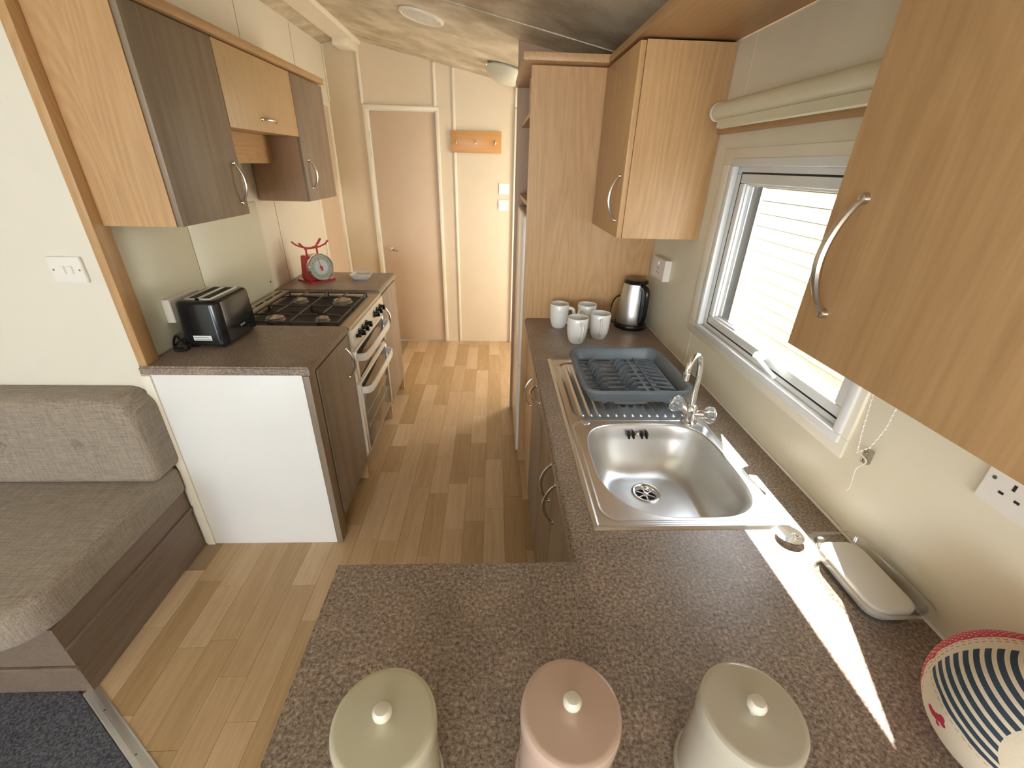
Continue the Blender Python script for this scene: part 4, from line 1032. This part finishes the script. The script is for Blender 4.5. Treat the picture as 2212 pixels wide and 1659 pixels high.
for xc_ in (x0+0.048, x0+0.145):
    for k in range(7):
        yy = y0+py*(k+1)
        bm = bmesh.new(); w_ = 0.018
        pts = [(xc_-w_, fz1-0.001), (xc_-w_*0.6, fz1+0.022), (xc_-w_*0.25, fz1+0.030), (xc_+w_*0.25, fz1+0.030), (xc_+w_*0.6, fz1+0.022), (xc_+w_, fz1-0.001)]
        prism_y(bm, pts, yy-0.003, yy+0.005); bmesh.ops.recalc_face_normals(bm, faces=bm.faces[:]); link('plate_prong', bm, RACK, rk)
box('cutlery_divider', (x1-0.078, x1-0.074, y0, y1, fz1-0.001, fz1+0.004), RACK, rk)
for k in range(9):
    yy = y0+0.02+k*0.033
    bm = bmesh.new(); a = Vector((x1-0.072, yy+0.018, 0)); b = Vector((x1-0.008, yy-0.008, 0)); dv = (b-a).normalized(); nv = Vector((-dv.y, dv.x, 0))*0.003
    pts = [(a+nv)[:2], (a-nv)[:2], (b-nv)[:2], (b+nv)[:2]]; poly_prism(bm, pts, fz1-0.001, fz1+0.005); bmesh.ops.recalc_face_normals(bm, faces=bm.faces[:]); link('slanted_rib', bm, RACK, rk)
for (a, b) in ((RKX0+0.07, RKY0+0.035), (RKX1-0.07, RKY0+0.035), (RKX0+0.07, RKY1-0.05), (RKX1-0.07, RKY1-0.05)):
    lathe('foot', [(0, 0), (0.010, 0), (0.014, 0.012), (0, 0.012)], (a, b, T+0.0052), RACK, rk, 16)
bm = bmesh.new(); prism_y(bm, [(0.390, RB+0.006), (0.400, T+0.008), (0.430, T+0.0055), (0.470, T+0.0055), (0.500, T+0.008), (0.512, RB+0.006)], RKY0+0.018, RKY0+0.030)
bmesh.ops.recalc_face_normals(bm, faces=bm.faces[:]); link('drip_spout', bm, RACK, rk)

# ------------------------------------------------------------------ mugs
def mug(name, c, ang, label, proto=None):
    if proto:
        r = proto.copy(); COL.objects.link(r); r.location = c; r.rotation_euler = (0, 0, ang)
        for chd in proto.children:
            q = chd.copy(); COL.objects.link(q); q.parent = r
        r['label'] = label; return r
    o = thing(name, label, 'mug', (0, 0, 0), 'white mugs by the kettle')
    lathe('cup', [(0, 0.002), (0.026, 0.002), (0.028, 0.0), (0.0345, 0.006), (0.041, 0.030), (0.0445, 0.060), (0.0455, 0.090), (0.0450, 0.114), (0.0440, 0.1155), (0.0425, 0.114), (0.0425, 0.088), (0.041, 0.055), (0.037, 0.025), (0.030, 0.010), (0, 0.008)], (0, 0, 0), CERAM, o, 44)
    tube('handle', [(0.042, 0, 0.098), (0.060, 0, 0.096), (0.070, 0, 0.084), (0.071, 0, 0.062), (0.064, 0, 0.042), (0.053, 0, 0.030), (0.038, 0, 0.026)], [0.0055]*7, CERAM, o, 10, flat=1.5)
    o.location = c; o.rotation_euler = (0, 0, ang); return o
mg = mug('mug', (0.316, 1.995, T), radians(-20), 'white mug at the back left of the four, handle to the right')
mug('mug', (0.368, 1.790, T), radians(-82), 'white mug at the front left of the four, handle towards the camera', mg)
mug('mug', (0.481, 1.850, T), radians(-98), 'white mug at the front right of the four, nearest the kettle', mg)
mug('mug', (0.447, 1.990, T), radians(-135), 'white mug at the back right, half hidden behind the others', mg)

# ------------------------------------------------------------------ kettle
KX, KY = 0.672, 2.010
kt = thing('kettle', 'brushed steel jug kettle with black base, lid and handle', 'kettle', (KX, KY, T))
lathe('base', [(0, 0.001), (0.076, 0.001), (0.078, 0.008), (0.076, 0.022), (0.072, 0.028), (0, 0.028)], (KX, KY, T), BLACK, kt, 44)
lathe('body', [(0.0, 0.028), (0.071, 0.028), (0.073, 0.040), (0.071, 0.070), (0.065, 0.130), (0.057, 0.190), (0.053, 0.214), (0, 0.215)], (KX, KY, T), STEEL, kt, 48)
lathe('lid', [(0.050, 0.214), (0.056, 0.216), (0.057, 0.224), (0.050, 0.232), (0, 0.236)], (KX, KY, T), BLACK, kt, 44)
hv = Vector((0.30, -0.95, 0)).normalized()
def kp(r, z): return Vector((KX, KY, T+z)) + hv*r
tube('handle', [kp(0.050, 0.208), kp(0.080, 0.205), kp(0.094, 0.185), kp(0.098, 0.140), kp(0.098, 0.085), kp(0.090, 0.050), kp(0.070, 0.038)], [0.011, 0.013, 0.013, 0.012, 0.012, 0.012, 0.011], BLACKG, kt, 12)
tube('handle_strip', [kp(0.064, 0.190), kp(0.070, 0.11), kp(0.073, 0.045)], [0.010, 0.011, 0.012], BLACK, kt, 10)
tube('cable', [(KX-0.06, KY+0.02, T+0.012), (KX-0.088, KY+0.02, T+0.02), (KX-0.095, KY+0.03, T+0.06), (KX-0.085, KY+0.05, T+0.105), (KX-0.055, KY+0.075, T+0.13), (KX-0.01, KY+0.09, T+0.125)], 0.0035, BLACK, kt, 8)
bm = bmesh.new(); pv = -hv; side = Vector((-pv.y, pv.x, 0))
def pp(r, s, z): return Vector((KX, KY, T+z)) + pv*r + side*s
v = [bm.verts.new(pp(0.045, -0.022, 0.213)), bm.verts.new(pp(0.045, 0.022, 0.213)), bm.verts.new(pp(0.078, 0.0, 0.214)), bm.verts.new(pp(0.055, -0.014, 0.165)), bm.verts.new(pp(0.055, 0.014, 0.165))]
bm.faces.new((v[0], v[1], v[2])); bm.faces.new((v[0], v[2], v[3])); bm.faces.new((v[2], v[1], v[4])); bm.faces.new((v[2], v[4], v[3])); bm.faces.new((v[0], v[3], v[4], v[1]))
bmesh.ops.recalc_face_normals(bm, faces=bm.faces[:]); link('spout', bm, STEEL, kt)

# ------------------------------------------------------------------ roller blind over the window
bl = thing('roller_blind', 'cream roller blind rolled up above the kitchen window', 'blind', (0.71, 1.1, 1.76))
tube('roll', [(0.715, 1.590, 1.762), (0.715, 0.640, 1.762)], 0.026, ROLLER, bl, 28)
lathe('end_cap', [(0, 0), (0.024, 0), (0.027, 0.004), (0.027, 0.012), (0, 0.012)], (0.715, 1.590, 1.762), WHITE, bl, 28, axis_to((0, 1, 0)))
box('bracket', (0.710, XR, 1.596, 1.604, 1.745, 1.790), WHITE, bl, 0.002)
box('bracket', (0.710, XR, 0.626, 0.634, 1.745, 1.790), WHITE, bl, 0.002)
bm = bmesh.new(); prism_y(bm, [(0.700, 1.738), (0.722, 1.744), (0.722, 1.722), (0.716, 1.714), (0.700, 1.716)], 0.645, 1.560)
bmesh.ops.recalc_face_normals(bm, faces=bm.faces[:]); link('bottom_bar', bm, ROLLER, bl)
# bead chain: two falls with a loop, one mesh
bm = bmesh.new()
ys_c = (0.716, 0.668)
fall = [Vector((0.730, 0.700, 1.74)), Vector((0.736, 0.716, 1.25)), Vector((0.738, 0.700, 1.13)), Vector((0.738, 0.692, 1.095))]
fall2 = [Vector((0.738, 0.692, 1.095)), Vector((0.738, 0.672, 1.12)), Vector((0.738, 0.660, 1.17)), Vector((0.732, 0.652, 1.30)), Vector((0.730, 0.650, 1.74))]
for fl_ in (fall, fall2):
    add_tube(bm, fl_, 0.0008, 5)
    tot = 0
    for a, b in zip(fl_, fl_[1:]):
        n = max(1, int((b-a).length/0.0105))
        for k in range(n):
            p = a.lerp(b, k/n); bmesh.ops.create_icosphere(bm, subdivisions=1, radius=0.0026, matrix=Matrix.Translation(p))
link('bead_chain', bm, WPLAST, bl, smooth=True)
tube('cord', [(0.740, 0.690, 1.095), (0.745, 0.672, 1.085), (0.748, 0.688, 1.055), (0.750, 0.684, 1.015), (0.752, 0.690, 0.995)], 0.0012, WPLAST, bl, 6)
hk = thing('cord_cleat', 'small clear plastic cord cleat screwed to the wall under the blind chain', 'hook', (XR, 0.69, 1.085))
box('cleat', (XR-0.012, XR, 0.680, 0.696, 1.070, 1.102), clear_mat('clear_cleat', (0.85, 0.82, 0.75), 0.2, 0.1), hk, 0.003)
for z in (1.078, 1.094): lathe('screw', [(0, 0), (0.003, 0), (0.002, 0.0015), (0, 0.002)], (XR-0.0122, 0.688, z), SCREW, hk, 8, axis_to((-1, 0, 0)))
lath = structure(box('trim_14', (XR-0.012, XR, 0.61, 1.663, 1.704, 1.732), BEECHY, None, 0.002))
structure(box('trim_15', (XR-0.0008, XR, 1.553, 1.575, T+0.002, 1.040), WALLR)); structure(box('trim_16', (XR-0.0008, XR, 1.555, 1.590, 1.732, 1.960), WALLR))

# ------------------------------------------------------------------ things on the worktop near the window
pl = thing('sink_plug', 'chrome sink plug lying on the corner of the sink in the sun', 'plug', (0.632, 0.652, T))
lathe('disc', [(0, 0), (0.018, 0), (0.021, 0.006), (0.027, 0.008), (0.0275, 0.0105), (0.022, 0.0115), (0, 0.011)], (0.632, 0.652, T), CHROME, pl, 36)
tube('ring', [(0.640+0.006*cos(a), 0.646+0.006*sin(a), T+0.014) for a in [k*2*pi/12 for k in range(12)]], 0.0012, CHROME, pl, 6, True)
tube('chain', [(0.636, 0.652, T+0.0125), (0.642, 0.648, T+0.0135), (0.649, 0.643, T+0.0125), (0.653, 0.636, T+0.0125)], 0.0018, CHROME, pl, 6)

tr = thing('plastic_tray', 'clear plastic food tray on the worktop under the window', 'tray', (0.695, 0.53, T))
open_tub('tub', 0.640, 0.748, 0.444, 0.622, T+0.0005, T+0.042, 0.012, CLEARP, tr, 0.007, 0.0012, 0.030)
sp_ = thing('white_pad', 'thick white pad lying inside the clear plastic tray', 'pad', (0.695, 0.53, T+0.003))
bm = bmesh.new(); rounded_box_z(bm, 0.655, 0.734, 0.459, 0.608, T+0.003, T+0.034, 0.026, 0.006, -0.004)
link('pad', bm, plain('white_foam', (0.84, 0.83, 0.80), 0.6, var=0.01), sp_, smooth=True)

# ------------------------------------------------------------------ canisters
def canister(name, x, y, mat, label):
    o = thing(name, label, 'canister', (x, y, T), 'three lidded canisters along the front edge')
    lathe('body', [(0, 0), (0.056, 0), (0.0600, 0.003), (0.0595, 0.008), (0.0565, 0.012), (0.0555, 0.130), (0, 0.130)], (x, y, T), mat, o, 64)
    ld = lathe('lid', [(0.0560, 0.124), (0.0575, 0.126), (0.0575, 0.142), (0.0560, 0.1475), (0.0530, 0.1495), (0.050, 0.1498), (0, 0.1500)], (x, y, T), mat, o, 64)
    lathe('knob', [(0.0045, 0.149), (0.0045, 0.154), (0.0085, 0.157), (0.0108, 0.162), (0.0105, 0.167), (0.0075, 0.171), (0, 0.1725)], (x, y, T), KNOBC, ld, 32)
    return o
canister('canister', -0.118, 0.2615, CANG, 'sage-cream canister, leftmost of the three in the foreground')
canister('canister', 0.0905, 0.2670, CANP, 'blush pink canister, middle of the three in the foreground')
canister('canister', 0.2975, 0.2590, CANT, 'stone-coloured canister, rightmost of the three, beside the sun streak')

# ------------------------------------------------------------------ patchwork fabric ball
BR = 0.0985; BC = Vector((0.6655, 0.2640, T+BR+0.0004))
pole = Vector((-0.701, 0.696, 0.156)); n1 = Vector((0.6334, 0.7084, -0.3115)); n2 = Vector((0.0139, -0.2059, 0.9785))
def ball_mat():
    m, t, b = newmat('patchwork_cotton'); N = t.nodes.new; L = t.links.new
    tc = N('ShaderNodeTexCoord'); nz = N('ShaderNodeVectorMath'); nz.operation = 'NORMALIZE'; L(tc.outputs['Object'], nz.inputs[0])
    def dot(v):
        d = N('ShaderNodeVectorMath'); d.operation = 'DOT_PRODUCT'; d.inputs[1].default_value = tuple(v); L(nz.outputs[0], d.inputs[0]); return d.outputs['Value']
    def mth(op, a, b=None, c=None):
        q = N('ShaderNodeMath'); q.operation = op
        for i, x_ in enumerate((a, b, c)):
            if x_ is None: continue
            if isinstance(x_, (int, float)): q.inputs[i].default_value = x_
            else: L(x_, q.inputs[i])
        return q.outputs[0]
    def mix(f, a, b):
        q = N('ShaderNodeMix'); q.data_type = 'RGBA'; L(f, q.inputs['Factor'])
        for nm, v in (('A', a), ('B', b)):
            if isinstance(v, tuple): q.inputs[nm].default_value = (*v, 1)
            else: L(v, q.inputs[nm])
        return q.outputs['Result']
    cream = (0.70, 0.60, 0.46); navy = (0.035, 0.055, 0.085); red = (0.46, 0.035, 0.055); thread = (0.50, 0.18, 0.11)
    d1, d2 = dot(n1), dot(n2)
    # stripes: parallel to seam two
    st = mth('LESS_THAN', mth('FRACT', mth('MULTIPLY', mth('ARCSINE', d2), 9.1)), 0.58)
    stripes = mix(st, cream, navy)
    instr = mth('MULTIPLY', mth('GREATER_THAN', d2, 0.0), mth('LESS_THAN', mth('ADD', d1, mth('MULTIPLY', d2, 0.12)), -0.13))
    low = mth('GREATER_THAN', d1, -0.89)
    instr = mth('MULTIPLY', instr, low)
    col = mix(instr, cream, stripes)
    # red polka panel
    e1 = n1; e2 = pole.cross(n1).normalized()
    u = mth('MULTIPLY', mth('ARCTAN2', dot(e2), dot(pole)), 13.0); v = mth('MULTIPLY', d1, 17.0)
    row = mth('FLOOR', v); u2 = mth('ADD', u, mth('MULTIPLY', row, 0.5))
    fu = mth('SUBTRACT', mth('FRACT', u2), 0.5); fv = mth('SUBTRACT', mth('FRACT', v), 0.5)
    rr2 = mth('ADD', mth('MULTIPLY', fu, fu), mth('MULTIPLY', fv, fv))
    dots = mth('LESS_THAN', rr2, 0.030)
    redp = mix(dots, red, (0.80, 0.72, 0.62))
    col = mix(mth('GREATER_THAN', d1, 0.035), col, redp)
    # stitches along the seams
    an = mth('ARCTAN2', dot(e2), dot(pole)); dash = mth('GREATER_THAN', mth('FRACT', mth('MULTIPLY', an, 14.0)), 0.42)
    for off in (0.000, -0.075):
        ln = mth('LESS_THAN', mth('ABSOLUTE', mth('SUBTRACT', d1, off)), 0.010)
        col = mix(mth('MULTIPLY', ln, dash), col, thread)
    e3 = pole.cross(n2).normalized(); an2 = mth('ARCTAN2', dot(e3), dot(pole)); dash2 = mth('GREATER_THAN', mth('FRACT', mth('MULTIPLY', an2, 12.0)), 0.45)
    ln = mth('LESS_THAN', mth('ABSOLUTE', mth('SUBTRACT', d2, -0.045)), 0.007)
    col = mix(mth('MULTIPLY', ln, dash2), col, (0.55, 0.33, 0.22))
    # red woven motif on the cream panel
    wn_ = N('ShaderNodeTexNoise'); wn_.inputs['Scale'].default_value = 60; L(tc.outputs['Object'], wn_.inputs['Vector'])
    mot = None
    for pvv, rad in (((-0.933, 0.281, -0.225), 0.045), ((-0.945, 0.235, -0.235), 0.05), ((-0.955, 0.190, -0.225), 0.05), ((-0.972, 0.150, -0.185), 0.05), ((-0.984, 0.115, -0.135), 0.05), ((-0.976, 0.075, -0.200), 0.04), ((-0.948, 0.132, -0.290), 0.04)):
        s_ = N('ShaderNodeVectorMath'); s_.operation = 'DISTANCE'; L(nz.outputs[0], s_.inputs[0]); s_.inputs[1].default_value = Vector(pvv).normalized()
        k = mth('LESS_THAN', mth('ADD', s_.outputs['Value'], mth('MULTIPLY', mth('SUBTRACT', wn_.outputs['Fac'], 0.5), 0.05)), rad)
        mot = k if mot is None else mth('MAXIMUM', mot, k)
    col = mix(mot, col, (0.42, 0.02, 0.05))
    L(col, b.inputs['Base Color']); b.inputs['Roughness'].default_value = 0.9
    n2_ = N('ShaderNodeTexNoise'); n2_.inputs['Scale'].default_value = 700; L(tc.outputs['Object'], n2_.inputs['Vector'])
    bp = N('ShaderNodeBump'); bp.inputs['Strength'].default_value = 0.4; bp.inputs['Distance'].default_value = 0.001
    L(n2_.outputs['Fac'], bp.inputs['Height']); L(bp.outputs['Normal'], b.inputs['Normal'])
    return m
bm = bmesh.new(); bmesh.ops.create_uvsphere(bm, u_segments=64, v_segments=40, radius=BR)
for v in bm.verts:
    n_ = v.co.normalized(); s = -0.0016*math.exp(-(n_.dot(n1)/0.02)**2) - 0.0014*math.exp(-(n_.dot(n2)/0.02)**2)
    v.co = n_*(BR+s)
me = bpy.data.meshes.new('fabric_ball'); bm.to_mesh(me); bm.free(); me.materials.append(ball_mat())
for p in me.polygons: p.use_smooth = True
ba = bpy.data.objects.new('fabric_ball', me); COL.objects.link(ba); ba.location = BC
tag(ba, 'round patchwork fabric ball with navy stripes and red polka dots at the right edge', 'ball')

# ------------------------------------------------------------------ corner sofa
sf = thing('sofa', 'taupe woven bench sofa with dark wood base against the cream wall', 'sofa', (-1.8, 1.15, 0))
bm = bmesh.new()
add_box(bm, XW+0.02, -1.318, 0.870, YN-0.014, 0.0045, 0.318)
link('base', bm, DRIFTY, sf)
box('base_rail', (-1.319, -1.309, 0.864, YN-0.014, 0.215, 0.228), DRIFTY, sf, 0.002)
box('base_rail', (XW+0.02, -1.309, 0.860, 0.871, 0.130, 0.143), DRIFTY, sf, 0.002)
def cushion(name, prof_xy, z0, z1, r, mat, parent, n=5, axis='z'):
    """soft slab: plan outline (list of 2d) extruded with rounded rims, inset along 2d centroid normal"""
    bm = bmesh.new(); m = len(prof_xy); P = [Vector(p) for p in prof_xy]
    def inset(q):
        out = []
        for i in range(m):
            a, b, c = P[i-1], P[i], P[(i+1) % m]; t = (c-a).normalized(); nn_ = Vector((-t.y, t.x)); out.append(b + nn_*q)
        return out
    secs = []
    for k in range(n+1):
        a = pi/2*k/n; secs.append((z0+r*(1-sin(a)), r*(1-cos(a)))) if False else None
    secs = [(z0 + r - r*cos(pi/2*k/n), r - r*sin(pi/2*k/n)) for k in range(n+1)] + [(z1 - r + r*sin(pi/2*k/n), r - r*cos(pi/2*k/n)) for k in range(n+1)]
    rings = []
    for z, q in secs:
        rings.append([bm.verts.new((p.x, p.y, z) if axis == 'z' else (p.x, z, p.y)) for p in inset(q)])
    for a, b in zip(rings, rings[1:]):
        for k in range(m): bm.faces.new((a[k], a[(k+1) % m], b[(k+1) % m], b[k]))
    bm.faces.new(rings[0][::-1]); bm.faces.new(rings[-1])
    bmesh.ops.recalc_face_normals(bm, faces=bm.faces[:])
    return link(name, bm, mat, parent, smooth=True)
def rr2(x0, x1, y0, y1, radii, n=8):
    """ccw from top right; radii for TR, TL, BL, BR"""
    out = []
    for (cx, cy, a0, r) in ((x1-radii[0], y1-radii[0], 0, radii[0]), (x0+radii[1], y1-radii[1], pi/2, radii[1]), (x0+radii[2], y0+radii[2], pi, radii[2]), (x1-radii[3], y0+radii[3], 3*pi/2, radii[3])):
        for k in range(n+1):
            a = a0+k*pi/2/n; out.append((cx+r*cos(a), cy+r*sin(a)))
    return out
cushion('seat_cushion', rr2(XW+0.03, -1.296, 0.785, YN-0.008, (0.03, 0.03, 0.03, 0.14)), 0.322, 0.455, 0.028, SOFA, sf)
# back cushion: height field on its front so the buttons pull it in
BXc, BZ0, BZ1 = (XW+0.05, -1.285), 0.452, 0.820
bm = bmesh.new(); nx, nz_ = 220, 72; yf, yb_ = 1.372, YN-0.006; g = []
btn = [(-1.528, 0.625), (-1.800, 0.625), (-2.07, 0.625), (-2.34, 0.625)]
def bsd(x, z): 
    # rounded outline, larger radius at the upper right corner
    rad = 0.085 if z > 0.6 else 0.05
    return sdrr(x, z, BXc[0], BXc[1], BZ0, BZ1, rad)
for j in range(nz_+1):
    row = []
    for i in range(nx+1):
        x = BXc[0]+(BXc[1]-BXc[0])*i/nx; z = BZ0+(BZ1-BZ0)*j/nz_
        # pull points on to the rounded outline
        d = bsd(x, z)
        if d > 0:
            e = 1e-4; gx = (bsd(x+e, z)-bsd(x-e, z))/(2*e); gz = (bsd(x, z+e)-bsd(x, z-e))/(2*e); x -= gx*d; z -= gz*d; d = 0
        t = min(1, -d/0.032); y = yf + 0.032*(1-math.sqrt(max(0, 1-(1-t)**2)))
        for bx, bz in btn:
            rr3 = math.hypot(x-bx, z-bz); y += 0.020*math.exp(-(rr3/0.016)**2) + 0.008*math.exp(-rr3/0.05)
            y += 0.0035*math.exp(-((x-bx-0.0*(z-bz))/0.0045)**2)
        y += 0.0030*math.exp(-((z-0.625)/0.004)**2)*(0.4+0.6*min(1, max(math.exp(-abs(x-bx)/0.05) for bx, _ in btn)))
        row.append(bm.verts.new((x, y, z)))
    g.append(row)
for j in range(nz_):
    for i in range(nx): bm.faces.new((g[j][i], g[j][i+1], g[j+1][i+1], g[j+1][i]))
edge = g[0][:] + [g[j][nx] for j in range(1, nz_+1)] + g[nz_][nx-1::-1] + [g[j][0] for j in range(nz_-1, 0, -1)]
bk = [bm.verts.new((v.co.x, yb_, v.co.z)) for v in edge]; m_ = len(edge)
for k in range(m_): bm.faces.new((edge[k], edge[(k+1) % m_], bk[(k+1) % m_], bk[k]))
bm.faces.new(bk); bmesh.ops.remove_doubles(bm, verts=bm.verts[:], dist=1e-5)
bmesh.ops.recalc_face_normals(bm, faces=bm.faces[:])
bkc = link('back_cushion', bm, SOFA, sf, smooth=False)
for p in bkc.data.polygons: p.use_smooth = True
for bx, bz in btn[:2]:
    lathe('button', [(0, 0), (0.009, 0.0), (0.008, 0.004), (0, 0.006)], (bx, yf+0.030, bz), SOFA, bkc, 16, axis_to((0, -1, 0)))
